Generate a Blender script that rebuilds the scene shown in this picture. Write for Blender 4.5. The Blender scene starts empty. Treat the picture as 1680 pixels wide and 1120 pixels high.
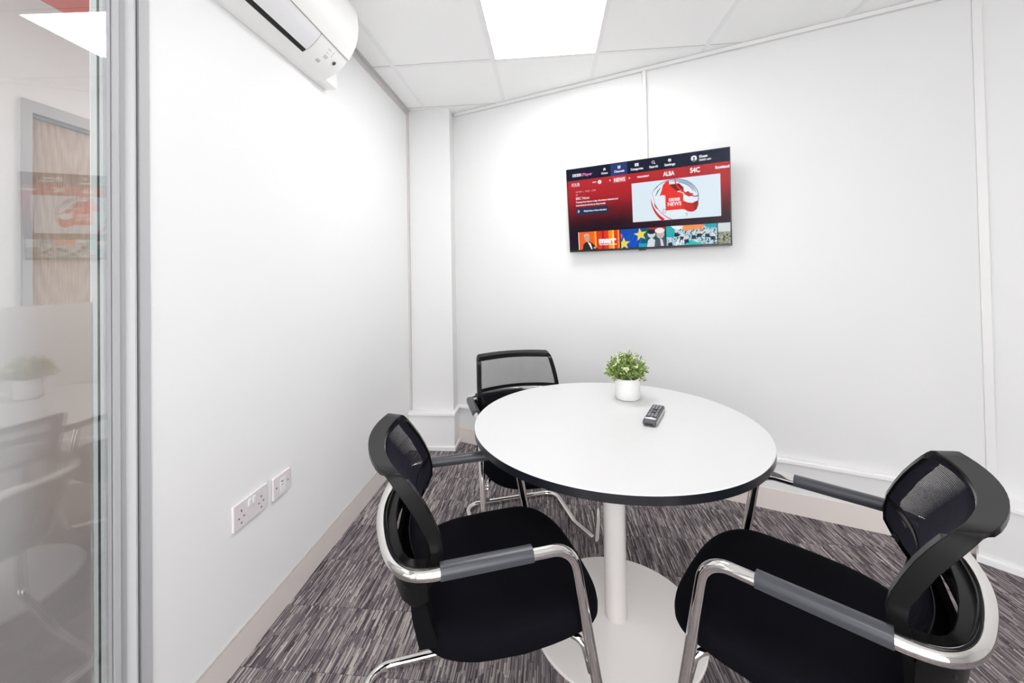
import bpy, bmesh, math, random
from mathutils import Vector, Matrix
random.seed(7)
D = bpy.data
SC = bpy.context.scene
COL = SC.collection
PI = math.pi

# ------------------------------------------------------------------ materials
def new_mat(name):
    m = D.materials.new(name); m.use_nodes = True
    nt = m.node_tree; nt.nodes.clear()
    out = nt.nodes.new('ShaderNodeOutputMaterial')
    return m, nt, out

def pbr(name, col, rough=0.5, metal=0.0, spec=0.5, noise=0.0, nscale=60, bump=0.0, bscale=200, coat=0.0):
    m, nt, out = new_mat(name)
    b = nt.nodes.new('ShaderNodeBsdfPrincipled')
    b.inputs['Base Color'].default_value = (*col, 1)
    b.inputs['Roughness'].default_value = rough
    b.inputs['Metallic'].default_value = metal
    b.inputs['Specular IOR Level'].default_value = spec
    b.inputs['Coat Weight'].default_value = coat
    tc = nt.nodes.new('ShaderNodeTexCoord')
    if noise > 0:
        n = nt.nodes.new('ShaderNodeTexNoise'); n.inputs['Scale'].default_value = nscale
        n.inputs['Detail'].default_value = 4
        nt.links.new(tc.outputs['Object'], n.inputs['Vector'])
        mx = nt.nodes.new('ShaderNodeMix'); mx.data_type = 'RGBA'
        mx.inputs[6].default_value = (*[c * (1 - noise) for c in col], 1)
        mx.inputs[7].default_value = (*[min(1, c * (1 + noise)) for c in col], 1)
        nt.links.new(n.outputs['Fac'], mx.inputs[0])
        nt.links.new(mx.outputs[2], b.inputs['Base Color'])
    if bump > 0:
        n2 = nt.nodes.new('ShaderNodeTexNoise'); n2.inputs['Scale'].default_value = bscale
        n2.inputs['Detail'].default_value = 3
        nt.links.new(tc.outputs['Object'], n2.inputs['Vector'])
        bp = nt.nodes.new('ShaderNodeBump'); bp.inputs['Strength'].default_value = bump
        bp.inputs['Distance'].default_value = 0.002
        nt.links.new(n2.outputs['Fac'], bp.inputs['Height'])
        nt.links.new(bp.outputs['Normal'], b.inputs['Normal'])
    nt.links.new(b.outputs[0], out.inputs[0])
    return m

def emit(name, col, s=1.0):
    m, nt, out = new_mat(name)
    e = nt.nodes.new('ShaderNodeEmission'); e.inputs[0].default_value = (*col, 1); e.inputs[1].default_value = s
    nt.links.new(e.outputs[0], out.inputs[0])
    return m

def math_node(nt, op, a, b=None):
    n = nt.nodes.new('ShaderNodeMath'); n.operation = op
    for i, v in enumerate((a, b)):
        if v is None: continue
        if isinstance(v, (int, float)): n.inputs[i].default_value = v
        else: nt.links.new(v, n.inputs[i])
    return n.outputs[0]

def carpet_mat():
    m, nt, out = new_mat('streaked_carpet')
    b = nt.nodes.new('ShaderNodeBsdfPrincipled'); b.inputs['Roughness'].default_value = 0.95
    b.inputs['Specular IOR Level'].default_value = 0.15
    tc = nt.nodes.new('ShaderNodeTexCoord')
    sp = nt.nodes.new('ShaderNodeSeparateXYZ'); nt.links.new(tc.outputs['Object'], sp.inputs[0])
    X, Y = sp.outputs[0], sp.outputs[1]
    def layer(w, ln, seed):
        c = math_node(nt, 'FLOOR', math_node(nt, 'DIVIDE', math_node(nt, 'ADD', X, seed), w))
        wn = nt.nodes.new('ShaderNodeTexWhiteNoise'); wn.noise_dimensions = '1D'; nt.links.new(c, wn.inputs['W'])
        r = math_node(nt, 'FLOOR', math_node(nt, 'ADD', math_node(nt, 'DIVIDE', Y, ln), math_node(nt, 'MULTIPLY', wn.outputs[0], 7.3)))
        r = math_node(nt, 'ADD', r, math_node(nt, 'MULTIPLY', math_node(nt, 'FLOOR', math_node(nt, 'DIVIDE', Y, 0.25)), 37.0))
        cb = nt.nodes.new('ShaderNodeCombineXYZ'); nt.links.new(c, cb.inputs[0]); nt.links.new(r, cb.inputs[1])
        w2 = nt.nodes.new('ShaderNodeTexWhiteNoise'); w2.noise_dimensions = '2D'; nt.links.new(cb.outputs[0], w2.inputs['Vector'])
        return w2.outputs[0]
    l1 = layer(0.0034, 0.07, 3.1); l2 = layer(0.0085, 0.12, 7.7)
    # carpet planks 250 x 1000 staggered
    pc = math_node(nt, 'FLOOR', math_node(nt, 'DIVIDE', Y, 0.25))
    pw = nt.nodes.new('ShaderNodeTexWhiteNoise'); pw.noise_dimensions = '1D'; nt.links.new(pc, pw.inputs['W'])
    pr = math_node(nt, 'FLOOR', math_node(nt, 'ADD', math_node(nt, 'DIVIDE', X, 1.0), pw.outputs[0]))
    cb = nt.nodes.new('ShaderNodeCombineXYZ'); nt.links.new(pc, cb.inputs[0]); nt.links.new(pr, cb.inputs[1])
    pk = nt.nodes.new('ShaderNodeTexWhiteNoise'); pk.noise_dimensions = '2D'; nt.links.new(cb.outputs[0], pk.inputs['Vector'])
    f = math_node(nt, 'ADD', math_node(nt, 'MULTIPLY', l1, 0.66), math_node(nt, 'MULTIPLY', l2, 0.28))
    f = math_node(nt, 'ADD', f, math_node(nt, 'MULTIPLY', pk.outputs[0], 0.08))
    seam = math_node(nt, 'LESS_THAN', math_node(nt, 'FRACT', math_node(nt, 'DIVIDE', Y, 0.25)), 0.012)
    f = math_node(nt, 'SUBTRACT', f, math_node(nt, 'MULTIPLY', seam, 0.12))
    rp = nt.nodes.new('ShaderNodeValToRGB')
    cr = rp.color_ramp
    cr.elements[0].position = 0.12; cr.elements[0].color = (0.048, 0.040, 0.045, 1)
    cr.elements[1].position = 0.92; cr.elements[1].color = (0.50, 0.445, 0.41, 1)
    for p, c in ((0.34, (0.102, 0.086, 0.097)), (0.52, (0.175, 0.150, 0.162)), (0.68, (0.262, 0.23, 0.232)), (0.78, (0.36, 0.32, 0.30))):
        e = cr.elements.new(p); e.color = (*c, 1)
    nt.links.new(f, rp.inputs[0]); nt.links.new(rp.outputs[0], b.inputs['Base Color'])
    bp = nt.nodes.new('ShaderNodeBump'); bp.inputs['Strength'].default_value = 0.5; bp.inputs['Distance'].default_value = 0.002
    nt.links.new(l1, bp.inputs['Height']); nt.links.new(bp.outputs[0], b.inputs['Normal'])
    nt.links.new(b.outputs[0], out.inputs[0])
    return m

def glass_mat():
    m, nt, out = new_mat('clear_glass')
    t = nt.nodes.new('ShaderNodeBsdfTransparent'); t.inputs[0].default_value = (0.97, 0.985, 0.98, 1)
    g = nt.nodes.new('ShaderNodeBsdfGlossy'); g.inputs['Roughness'].default_value = 0.0
    ge = nt.nodes.new('ShaderNodeNewGeometry')
    dt = nt.nodes.new('ShaderNodeVectorMath'); dt.operation = 'DOT_PRODUCT'
    nt.links.new(ge.outputs['Incoming'], dt.inputs[0]); nt.links.new(ge.outputs['Normal'], dt.inputs[1])
    c = math_node(nt, 'ABSOLUTE', dt.outputs['Value'])
    k = math_node(nt, 'POWER', math_node(nt, 'SUBTRACT', 1.0, c), 5.0)
    f = math_node(nt, 'ADD', 0.125, math_node(nt, 'MULTIPLY', k, 0.875))
    mx = nt.nodes.new('ShaderNodeMixShader')
    nt.links.new(f, mx.inputs[0]); nt.links.new(t.outputs[0], mx.inputs[1]); nt.links.new(g.outputs[0], mx.inputs[2])
    nt.links.new(mx.outputs[0], out.inputs[0])
    return m

def film_mat():
    m, nt, out = new_mat('frosted_film')
    r = nt.nodes.new('ShaderNodeBsdfRefraction'); r.inputs['Color'].default_value = (0.985, 0.97, 0.975, 1)
    r.inputs['Roughness'].default_value = 0.42; r.inputs['IOR'].default_value = 1.12
    d = nt.nodes.new('ShaderNodeBsdfTranslucent'); d.inputs[0].default_value = (0.93, 0.91, 0.92, 1)
    f = nt.nodes.new('ShaderNodeBsdfDiffuse'); f.inputs[0].default_value = (0.75, 0.74, 0.74, 1)
    m1 = nt.nodes.new('ShaderNodeMixShader'); m1.inputs[0].default_value = 0.5
    nt.links.new(d.outputs[0], m1.inputs[1]); nt.links.new(f.outputs[0], m1.inputs[2])
    mx = nt.nodes.new('ShaderNodeMixShader'); mx.inputs[0].default_value = 0.16
    nt.links.new(r.outputs[0], mx.inputs[1]); nt.links.new(m1.outputs[0], mx.inputs[2])
    nt.links.new(mx.outputs[0], out.inputs[0])
    return m

def wood_mat():
    m, nt, out = new_mat('pale_oak')
    b = nt.nodes.new('ShaderNodeBsdfPrincipled'); b.inputs['Roughness'].default_value = 0.45
    tc = nt.nodes.new('ShaderNodeTexCoord')
    mp = nt.nodes.new('ShaderNodeMapping'); mp.inputs['Scale'].default_value = (1, 7.5, 1.3)
    mp.inputs['Location'].default_value = (0, -13.4, -2.9)
    nt.links.new(tc.outputs['Object'], mp.inputs[0])
    n = nt.nodes.new('ShaderNodeTexNoise'); n.inputs['Scale'].default_value = 0.8; n.inputs['Detail'].default_value = 2
    nt.links.new(mp.outputs[0], n.inputs[0])
    w = nt.nodes.new('ShaderNodeTexWave'); w.wave_type = 'RINGS'; w.rings_direction = 'X'
    w.inputs['Scale'].default_value = 1.7; w.inputs['Distortion'].default_value = 3.0; w.inputs['Detail'].default_value = 3
    nt.links.new(mp.outputs[0], w.inputs[0])
    g = nt.nodes.new('ShaderNodeTexNoise'); g.inputs['Scale'].default_value = 14; g.inputs['Detail'].default_value = 4
    mp2 = nt.nodes.new('ShaderNodeMapping'); mp2.inputs['Scale'].default_value = (1, 14, 0.7)
    nt.links.new(tc.outputs['Object'], mp2.inputs[0]); nt.links.new(mp2.outputs[0], g.inputs[0])
    f = math_node(nt, 'ADD', math_node(nt, 'MULTIPLY', w.outputs['Fac'], 0.14), math_node(nt, 'MULTIPLY', g.outputs['Fac'], 0.86))
    rp = nt.nodes.new('ShaderNodeValToRGB')
    rp.color_ramp.elements[0].position = 0.2; rp.color_ramp.elements[0].color = (0.30, 0.215, 0.165, 1)
    rp.color_ramp.elements[1].position = 0.8; rp.color_ramp.elements[1].color = (0.50, 0.395, 0.32, 1)
    nt.links.new(f, rp.inputs[0]); nt.links.new(rp.outputs[0], b.inputs['Base Color'])
    nt.links.new(b.outputs[0], out.inputs[0])
    return m

M = {}
M['wall'] = pbr('white_wall_paint', (0.755, 0.752, 0.748), 0.6, spec=0.3, bump=0.04, bscale=90)
M['lwall'] = pbr('white_partition_vinyl', (0.855, 0.855, 0.855), 0.5, spec=0.3)
M['ceil'] = pbr('ceiling_tile', (0.96, 0.965, 0.955), 0.9, spec=0.1, noise=0.01, nscale=30, bump=0.1, bscale=300)
M['tbar'] = pbr('white_grid_bar', (0.90, 0.90, 0.905), 0.6, spec=0.2)
M['gap'] = pbr('dark_joint', (0.42, 0.39, 0.37), 0.8)
M['carpet'] = carpet_mat()
M['skirt'] = pbr('beige_grey_skirting', (0.74, 0.675, 0.64), 0.5)
M['walltrim'] = pbr('off_white_painted_trim', (0.765, 0.758, 0.752), 0.45)
M['whitetrim'] = pbr('white_gloss_trim', (0.86, 0.85, 0.85), 0.35)
M['anod'] = pbr('grey_trim', (0.60, 0.575, 0.565), 0.5)
M['alu'] = pbr('silver_grey_aluminium', (0.50, 0.50, 0.51), 0.5, metal=0.0, spec=0.3)
M['alu_dark'] = pbr('dark_grey_aluminium', (0.30, 0.30, 0.31), 0.5, metal=0.2)  # darker grey for the oak door's inner frame and the TV bracket
M['gasket'] = pbr('dark_rubber_gasket', (0.05, 0.06, 0.06), 0.6)
M['seal'] = pbr('pale_clear_seal', (0.80, 0.815, 0.81), 0.4)
M['glass'] = glass_mat()
M['film'] = film_mat()
M['wood'] = wood_mat()
M['red'] = pbr('coral_red_paint', (0.75, 0.10, 0.07), 0.5)
M['doorgrey'] = pbr('grey_door_frame', (0.42, 0.42, 0.43), 0.5)
M['table_white'] = pbr('white_laminate', (0.68, 0.68, 0.68), 0.32, noise=0.0)
M['table_edge'] = pbr('black_edge_band', (0.008, 0.009, 0.013), 0.3, noise=0.2, nscale=90)
M['steel_white'] = pbr('white_powder_coat', (0.92, 0.875, 0.85), 0.22, coat=0.3)
M['chrome'] = pbr('chrome_tube', (0.82, 0.80, 0.78), 0.06, metal=1.0)
M['fabric'] = pbr('black_upholstery', (0.0040, 0.0040, 0.0062), 0.95, spec=0.06, noise=0.35, nscale=900, bump=0.25, bscale=1500)
M['plastic'] = pbr('black_satin_plastic', (0.0065, 0.0065, 0.0065), 0.27, spec=0.14)
M['matte'] = pbr('matte_black_plastic', (0.004, 0.004, 0.005), 0.7, spec=0.08)
M['pad'] = pbr('dark_grey_arm_pad', (0.045, 0.046, 0.056), 0.33, spec=0.5)
M['net'] = pbr('woven_net_thread', (0.012, 0.011, 0.019), 0.7, spec=0.15)
M['ac'] = pbr('white_unit_plastic', (0.90, 0.90, 0.88), 0.35)
M['ac_louvre'] = pbr('pale_grey_louvre', (0.83, 0.83, 0.84), 0.4)
M['black'] = pbr('black_void', (0.008, 0.008, 0.008), 0.7)
M['greyprint'] = pbr('grey_print', (0.33, 0.33, 0.33), 0.6)
M['palegrey'] = pbr('pale_grey_print', (0.62, 0.62, 0.63), 0.6)
M['socket'] = pbr('white_socket_plastic', (0.76, 0.71, 0.73), 0.3)
M['slot'] = pbr('socket_slot', (0.10, 0.09, 0.09), 0.6)
M['rocker'] = pbr('white_rocker', (0.85, 0.85, 0.85), 0.25)
M['ceramic'] = pbr('white_stone_pot', (0.80, 0.80, 0.79), 0.6, noise=0.06, nscale=45, bump=0.25, bscale=120)
M['soil'] = pbr('dark_soil', (0.03, 0.025, 0.015), 0.9)
M['leaf'] = pbr('plastic_leaf', (0.19, 0.29, 0.06), 0.5, noise=0.55, nscale=60)
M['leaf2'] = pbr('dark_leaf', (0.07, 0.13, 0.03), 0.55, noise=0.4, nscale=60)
M['leaf3'] = pbr('yellow_green_leaf', (0.45, 0.54, 0.17), 0.5, noise=0.3, nscale=60)
M['bloom'] = pbr('cream_blossom', (0.80, 0.84, 0.58), 0.6)
M['rem_grey'] = pbr('grey_remote_shell', (0.075, 0.075, 0.082), 0.4)
M['rem_face'] = pbr('dark_keypad_face', (0.010, 0.009, 0.012), 0.5, spec=0.2)
M['rem_side'] = pbr('silver_remote_side', (0.55, 0.54, 0.53), 0.3, metal=0.5)
M['rem_btn'] = pbr('grey_remote_button', (0.30, 0.28, 0.30), 0.5)
M['rem_blue'] = pbr('blue_grey_button', (0.12, 0.15, 0.2), 0.5)
M['rem_label'] = pbr('white_remote_label', (0.8, 0.77, 0.82), 0.4)
M['rem_red'] = pbr('red_remote_mark', (0.5, 0.06, 0.05), 0.4)
M['tvblack'] = pbr('tv_black_plastic', (0.012, 0.012, 0.013), 0.25)
M['lightframe'] = pbr('light_frame_white', (0.85, 0.85, 0.85), 0.4)
M['panel'] = emit('lit_diffuser', (0.99, 0.992, 1.0), 15.0)

# ------------------------------------------------------------------ mesh helpers
def link(name, bm, mats, parent=None, smooth=False, bevel=0.0, subsurf=0, segs=2, auto=None):
    me = D.meshes.new(name)
    bmesh.ops.recalc_face_normals(bm, faces=bm.faces)
    bm.to_mesh(me); bm.free()
    if not isinstance(mats, (list, tuple)): mats = [mats]
    for m in mats: me.materials.append(m)
    if smooth:
        for p in me.polygons: p.use_smooth = True
    o = D.objects.new(name, me); COL.objects.link(o)
    if parent is not None: o.parent = parent
    if bevel > 0:
        b = o.modifiers.new('bevel', 'BEVEL'); b.width = bevel; b.segments = segs; b.limit_method = 'ANGLE'; b.angle_limit = math.radians(35)
        b.harden_normals = False
    if subsurf:
        s = o.modifiers.new('sub', 'SUBSURF'); s.levels = subsurf; s.render_levels = subsurf
    if auto is not None:
        try: me.set_sharp_from_angle(angle=math.radians(auto))
        except Exception: pass
    return o

def empty(name, loc=(0, 0, 0), rz=0.0):
    o = D.objects.new(name, None); COL.objects.link(o); o.location = loc; o.rotation_euler = (0, 0, rz)
    o.empty_display_size = 0.1
    return o

def tag(o, label, cat=None, group=None, kind=None):
    o['label'] = label
    if cat: o['category'] = cat
    if group: o['group'] = group
    if kind: o['kind'] = kind
    return o

def box(bm, x0, x1, y0, y1, z0, z1, mi=0, mat=None):
    vs = [Vector((x, y, z)) for x in (x0, x1) for y in (y0, y1) for z in (z0, z1)]
    if mat is not None: vs = [mat @ v for v in vs]
    v = [bm.verts.new(p) for p in vs]
    for f in ((0, 1, 3, 2), (4, 6, 7, 5), (0, 4, 5, 1), (2, 3, 7, 6), (0, 2, 6, 4), (1, 5, 7, 3)):
        fc = bm.faces.new([v[i] for i in f]); fc.material_index = mi
    return bm

def prism(bm, poly, axis, a0, a1, mi=0):
    """poly: list of 2D points; extruded along axis ('x','y','z')"""
    def P(p, a):
        return {'z': (p[0], p[1], a), 'y': (p[0], a, p[1]), 'x': (a, p[0], p[1])}[axis]
    A = [bm.verts.new(P(p, a0)) for p in poly]; B = [bm.verts.new(P(p, a1)) for p in poly]
    n = len(poly)
    fs = [bm.faces.new(A[::-1]), bm.faces.new(B)]
    for i in range(n): fs.append(bm.faces.new((A[i], A[(i + 1) % n], B[(i + 1) % n], B[i])))
    for f in fs: f.material_index = mi
    return bm

def lathe(bm, prof, cx=0, cy=0, n=64, mi=0):
    rings = []
    for r, z in prof:
        if r < 1e-6: rings.append([bm.verts.new((cx, cy, z))])
        else: rings.append([bm.verts.new((cx + r * math.cos(2 * PI * i / n), cy + r * math.sin(2 * PI * i / n), z)) for i in range(n)])
    for a, b in zip(rings, rings[1:]):
        for i in range(n):
            j = (i + 1) % n
            if len(a) == 1 and len(b) == 1: continue
            if len(a) == 1: f = bm.faces.new((a[0], b[i], b[j]))
            elif len(b) == 1: f = bm.faces.new((a[i], a[j], b[0]))
            else: f = bm.faces.new((a[i], a[j], b[j], b[i]))
            f.material_index = mi
    return bm

def fillet(pts, rad, closed=False, n=8):
    out = []; N = len(pts)
    for i, p in enumerate(pts):
        p = Vector(p); r = rad[i] if isinstance(rad, (list, tuple)) else rad
        if (not closed and i in (0, N - 1)) or r <= 0: out.append(p); continue
        a = Vector(pts[i - 1]); b = Vector(pts[(i + 1) % N])
        u = (a - p).normalized(); v = (b - p).normalized()
        ang = u.angle(v); 
        if ang > PI - 0.02: out.append(p); continue
        d = min(r / math.tan(ang / 2), (a - p).length * 0.49, (b - p).length * 0.49); rr = d * math.tan(ang / 2)
        c = p + (u + v).normalized() * (rr / math.sin(ang / 2))
        s = p + u * d; e = p + v * d
        vs = s - c; ve = e - c; th = vs.angle(ve); ax = vs.cross(ve).normalized()
        for k in range(n + 1):
            out.append(c + Matrix.Rotation(th * k / n, 3, ax) @ vs)
    return out

def sweep(bm, path, section, closed=False, up=(0, 0, 1), mi=0, scale=None):
    """section: list of (s, t): s along side vector, t along up-ish vector; parallel transported"""
    P = [Vector(p) for p in path]; n = len(P)
    T = []
    for i in range(n):
        a = P[(i - 1) % n] if (closed or i > 0) else P[i]; b = P[(i + 1) % n] if (closed or i < n - 1) else P[i]
        T.append((b - a).normalized())
    nrm = Vector(up); nrm = (nrm - T[0] * nrm.dot(T[0])).normalized()
    frames = [nrm]
    for i in range(1, n):
        q = T[i - 1].rotation_difference(T[i]); nrm = (q @ nrm); nrm = (nrm - T[i] * nrm.dot(T[i])).normalized(); frames.append(nrm)
    tw = 0
    if closed:
        q = T[-1].rotation_difference(T[0]); e = q @ frames[-1]
        tw = e.angle(frames[0]); 
        if e.cross(frames[0]).dot(T[0]) < 0: tw = -tw
    rings = []
    for i in range(n):
        N = frames[i]
        if closed: N = Matrix.Rotation(tw * i / n, 3, T[i]) @ N
        S = T[i].cross(N); k = scale[i] if scale else 1
        rings.append([bm.verts.new(P[i] + S * (s * k) + N * (t * k)) for s, t in section])
    m = len(section)
    for i in range(n if closed else n - 1):
        a, b = rings[i], rings[(i + 1) % n]
        for j in range(m):
            f = bm.faces.new((a[j], a[(j + 1) % m], b[(j + 1) % m], b[j])); f.material_index = mi
    if not closed:
        bm.faces.new(rings[0][::-1]).material_index = mi; bm.faces.new(rings[-1]).material_index = mi
    return bm

def circ(r, n=14): return [(r * math.cos(2 * PI * i / n), r * math.sin(2 * PI * i / n)) for i in range(n)]

def ribbon_loop(bm, quads, closed=True, mi=0):
    """quads: list of 4-point cross sections joined in order"""
    R = [[bm.verts.new(p) for p in q] for q in quads]; n = len(R); m = len(R[0])
    for i in range(n if closed else n - 1):
        a, b = R[i], R[(i + 1) % n]
        for j in range(m):
            f = bm.faces.new((a[j], a[(j + 1) % m], b[(j + 1) % m], b[j])); f.material_index = mi
    if not closed:
        bm.faces.new(R[0][::-1]); bm.faces.new(R[-1])
    return bm

def lerp(tab, z):
    if z <= tab[0][0]: return tab[0][1]
    for (a, va), (b, vb) in zip(tab, tab[1:]):
        if z <= b: return va + (vb - va) * (z - a) / (b - a)
    return tab[-1][1]

# ------------------------------------------------------------------ the room
H = 1.2796; HC = 2.525; XL = -1.046
WN = Vector((0.3835, 0.9236, 0)); WD = Vector((0.9236, -0.3835, 0)); WO = 2.555     # TV wall: normal, direction, offset
N3 = Vector((0.7071, 0.7071, 0)); D3 = Vector((0.7071, -0.7071, 0)); O3 = 2.749      # 45 degree wall on the right
def wp(u, out=0.0, z=0.0): return WD * u + WN * (WO - out) + Vector((0, 0, z))
U_L = -0.72 * 0.9236 - 3.064 * 0.3835           # TV wall start (behind the pier)
U_R = 1.917 * 0.9236 - 1.970 * 0.3835
YS = -1.45; XR = 3.3
YC = 2.94                                        # pier face

bm = bmesh.new(); box(bm, -3.2, XR + 0.3, YS - 0.4, 4.2, -0.05, 0.0)
tag(link('floor', bm, M['carpet']), 'purple-grey and beige streaked carpet tile floor', kind='structure')

# ceiling: tiles as one slab, grid bars just proud of it
bm = bmesh.new(); box(bm, XL - 0.12, XR + 0.3, YS - 0.3, 3.4, HC + 0.002, HC + 0.06, 0)
GX = [-0.903 + 0.6 * k for k in range(0, 8)]; GY = [2.311 - 0.6 * k for k in range(0, 7)] + [2.911]
for gx in GX: box(bm, gx - 0.012, gx + 0.012, YS, 3.1, HC - 0.001, HC + 0.003, 1)
for gy in GY: box(bm, XL, XR, gy - 0.012, gy + 0.012, HC - 0.0008, HC + 0.003, 1)
for gy in GY: box(bm, XL, XR, gy - 0.0142, gy - 0.0120, HC + 0.0006, HC + 0.003, 2)
tag(link('ceiling', bm, [M['ceil'], M['tbar'], M['gap']]), 'suspended ceiling of square off-white tiles in a white grid', kind='structure')

# left wall (solid panel), begins where the glazed door frame ends
bm = bmesh.new(); box(bm, XL - 0.1, XL, 0.962, 3.1, 0, HC + 0.02)
tag(link('wall_left', bm, M['lwall']), 'smooth white partition wall left of the table', kind='structure')
bm = bmesh.new(); box(bm, XL, XL + 0.006, 0.962, YC - 0.07, 0, 0.106); box(bm, XL, XL + 0.0065, 0.962, YC - 0.07, 0.106, 0.1075, 1)
tag(link('baseboard_left', bm, [M['skirt'], M['gap']]), 'flat beige-grey skirting along the left wall', kind='structure')
bm = bmesh.new(); prism(bm, [(XL, HC), (XL + 0.022, HC), (XL + 0.022, HC - 0.006), (XL + 0.004, HC - 0.006), (XL + 0.004, HC - 0.042), (XL, HC - 0.042)], 'y', 0.962, YC)
tag(link('trim_1', bm, M['anod']), 'grey-taupe metal trim where left wall meets the ceiling', kind='structure')
bm = bmesh.new(); box(bm, XL, XL + 0.012, YC - 0.03, YC, 0.28, HC - 0.006)
tag(link('trim_2', bm, M['anod']), 'thin grey vertical trim in the far left corner', kind='structure')

# pier at far left with boxed dado
bm = bmesh.new(); box(bm, XL - 0.1, -0.722, YC, 3.3, 0, HC + 0.02)
tag(link('wall_pier', bm, M['wall'], bevel=0.002), 'narrow white pier in the far left corner', kind='structure')
bm = bmesh.new()
box(bm, XL, -0.704, 2.882, 3.10, 0.0, 0.252); 
tag(link('wall_pier_boxing', bm, M['whitetrim'], bevel=0.002), 'low white boxing at the foot of the left pier', kind='structure')
bm = bmesh.new(); box(bm, XL, -0.695, 2.868, 3.12, 0.252, 0.275)
tag(link('trim_3', bm, M['whitetrim'], bevel=0.003), 'white ledge capping the low boxing at the left pier', kind='structure')
bm = bmesh.new(); box(bm, XL, -0.697, 2.87, 3.10, 0.0, 0.028)
tag(link('baseboard_pier', bm, M['whitetrim'], bevel=0.002), 'small white plinth under the left pier boxing', kind='structure')

def wallbox(bm, u0, u1, o0, o1, z0, z1, mi=0, n=WN, d=WD, off=WO):
    """box on an angled wall: u along it, o0..o1 distance out of it"""
    ps = []
    for u in (u0, u1):
        for o in (o0, o1):
            for z in (z0, z1):
                ps.append(bm.verts.new(d * u + n * (off - o) + Vector((0, 0, z))))
    for f in ((0, 1, 3, 2), (4, 6, 7, 5), (0, 4, 5, 1), (2, 3, 7, 6), (0, 2, 6, 4), (1, 5, 7, 3)):
        bm.faces.new([ps[i] for i in f]).material_index = mi

bm = bmesh.new(); wallbox(bm, U_L - 0.15, U_R + 0.1, -0.1, 0, 0, HC + 0.02)
tag(link('wall_back', bm, M['wall']), 'white angled back wall carrying the television', kind='structure')
bm = bmesh.new(); wallbox(bm, U_L + 0.02, U_R - 0.02, 0, 0.017, 0, 0.112)
tag(link('baseboard_back', bm, M['skirt'], bevel=0.001), 'beige-grey skirting along the angled back wall', kind='structure')
bm = bmesh.new(); wallbox(bm, U_L + 0.02, U_R - 0.02, 0, 0.013, 0.112, 0.262)
tag(link('trim_4', bm, M['wall']), 'white panel between skirting and ledge on the back wall', kind='structure')
bm = bmesh.new(); wallbox(bm, U_L + 0.02, U_R - 0.02, 0, 0.030, 0.262, 0.284)
tag(link('trim_5', bm, M['whitetrim'], bevel=0.004), 'narrow white ledge running along the back wall', kind='structure')
bm = bmesh.new(); wallbox(bm, U_L + 0.02, U_R - 0.02, 0, 0.020, HC - 0.022, HC)
tag(link('trim_6', bm, M['walltrim']), 'white angle trim where back wall meets the ceiling', kind='structure')

V0 = 1.917 * 0.7071 - 1.970 * 0.7071
def w3box(bm, u0, u1, o0, o1, z0, z1, mi=0): wallbox(bm, u0, u1, o0, o1, z0, z1, mi, N3, D3, O3)
bm = bmesh.new(); w3box(bm, V0, V0 + 2.1, -0.1, 0, 0, HC + 0.02)
tag(link('wall_right', bm, M['wall']), 'white wall turning away at the right edge', kind='structure')
bm = bmesh.new(); w3box(bm, V0 - 0.004, V0 + 0.028, 0, 0.008, 0.28, HC)
tag(link('trim_7', bm, M['walltrim'], bevel=0.003), 'white corner strip between back wall and right wall', kind='structure')
UB = 1.811 * 0.7071 - 1.910 * 0.7071
bm = bmesh.new(); w3box(bm, UB, V0 + 2.0, 0.0, 0.085, 0, 0.25)
tag(link('wall_right_boxing', bm, M['wall'], bevel=0.002), 'low white boxing along the foot of the right wall', kind='structure')
bm = bmesh.new(); w3box(bm, UB - 0.006, V0 + 2.0, 0.0, 0.094, 0.25, 0.272)
tag(link('trim_8', bm, M['whitetrim'], bevel=0.003), 'white ledge capping the right wall boxing', kind='structure')
bm = bmesh.new(); w3box(bm, UB - 0.006, V0 + 2.0, 0.0, 0.100, 0, 0.028)
tag(link('baseboard_right', bm, M['whitetrim'], bevel=0.002), 'white plinth along the right wall boxing', kind='structure')
bm = bmesh.new(); box(bm, XR, XR + 0.1, YS - 0.2, 1.6, 0, HC + 0.02)
tag(link('wall_east', bm, M['wall']), 'white side wall beyond the right edge', kind='structure')
bm = bmesh.new(); box(bm, XL - 0.1, -0.95, YS - 0.1, YS, 0, HC + 0.02); box(bm, 1.45, XR + 0.1, YS - 0.1, YS, 0, HC + 0.02); box(bm, -0.95, 1.45, YS - 0.1, YS, 0, 0.06); box(bm, -0.95, 1.45, YS - 0.1, YS, 2.35, HC + 0.02)
tag(link('wall_south', bm, M['wall']), 'white wall behind the camera', kind='structure')
bm = bmesh.new(); box(bm, XL - 0.1, XL, YS - 0.1, -0.30, 0, HC + 0.02)
tag(link('wall_west', bm, M['wall']), 'white wall beside the glass door', kind='structure')

bm = bmesh.new()
for x in (-0.95, -0.163, 0.623, 1.41): box(bm, x, x + 0.04, YS - 0.08, YS - 0.02, 0.06, 2.35)
for z in (0.06, 2.31): box(bm, -0.91, 1.41, YS - 0.08, YS - 0.02, z, z + 0.04)
tag(link('added_fill_window', bm, M['whitetrim']), 'added white framed window, unseen behind the camera, for fill light', kind='structure')  # added window, out of view, lets the world background fill the room

# ------------------------------------------------------------------ glazed door in the left wall
door = empty('door_1', (XL, 0.86, 0)); tag(door, 'grey framed glass door with frosted lower half at the left edge', kind='structure')
def ch(name, bm, m, parent, **k):
    o = link(name, bm, m, **k)
    o.parent = parent
    o.matrix_parent_inverse = Matrix.Translation(parent.location).inverted() if parent.rotation_euler.z == 0 else parent.matrix_basis.inverted()
    return o
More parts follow.
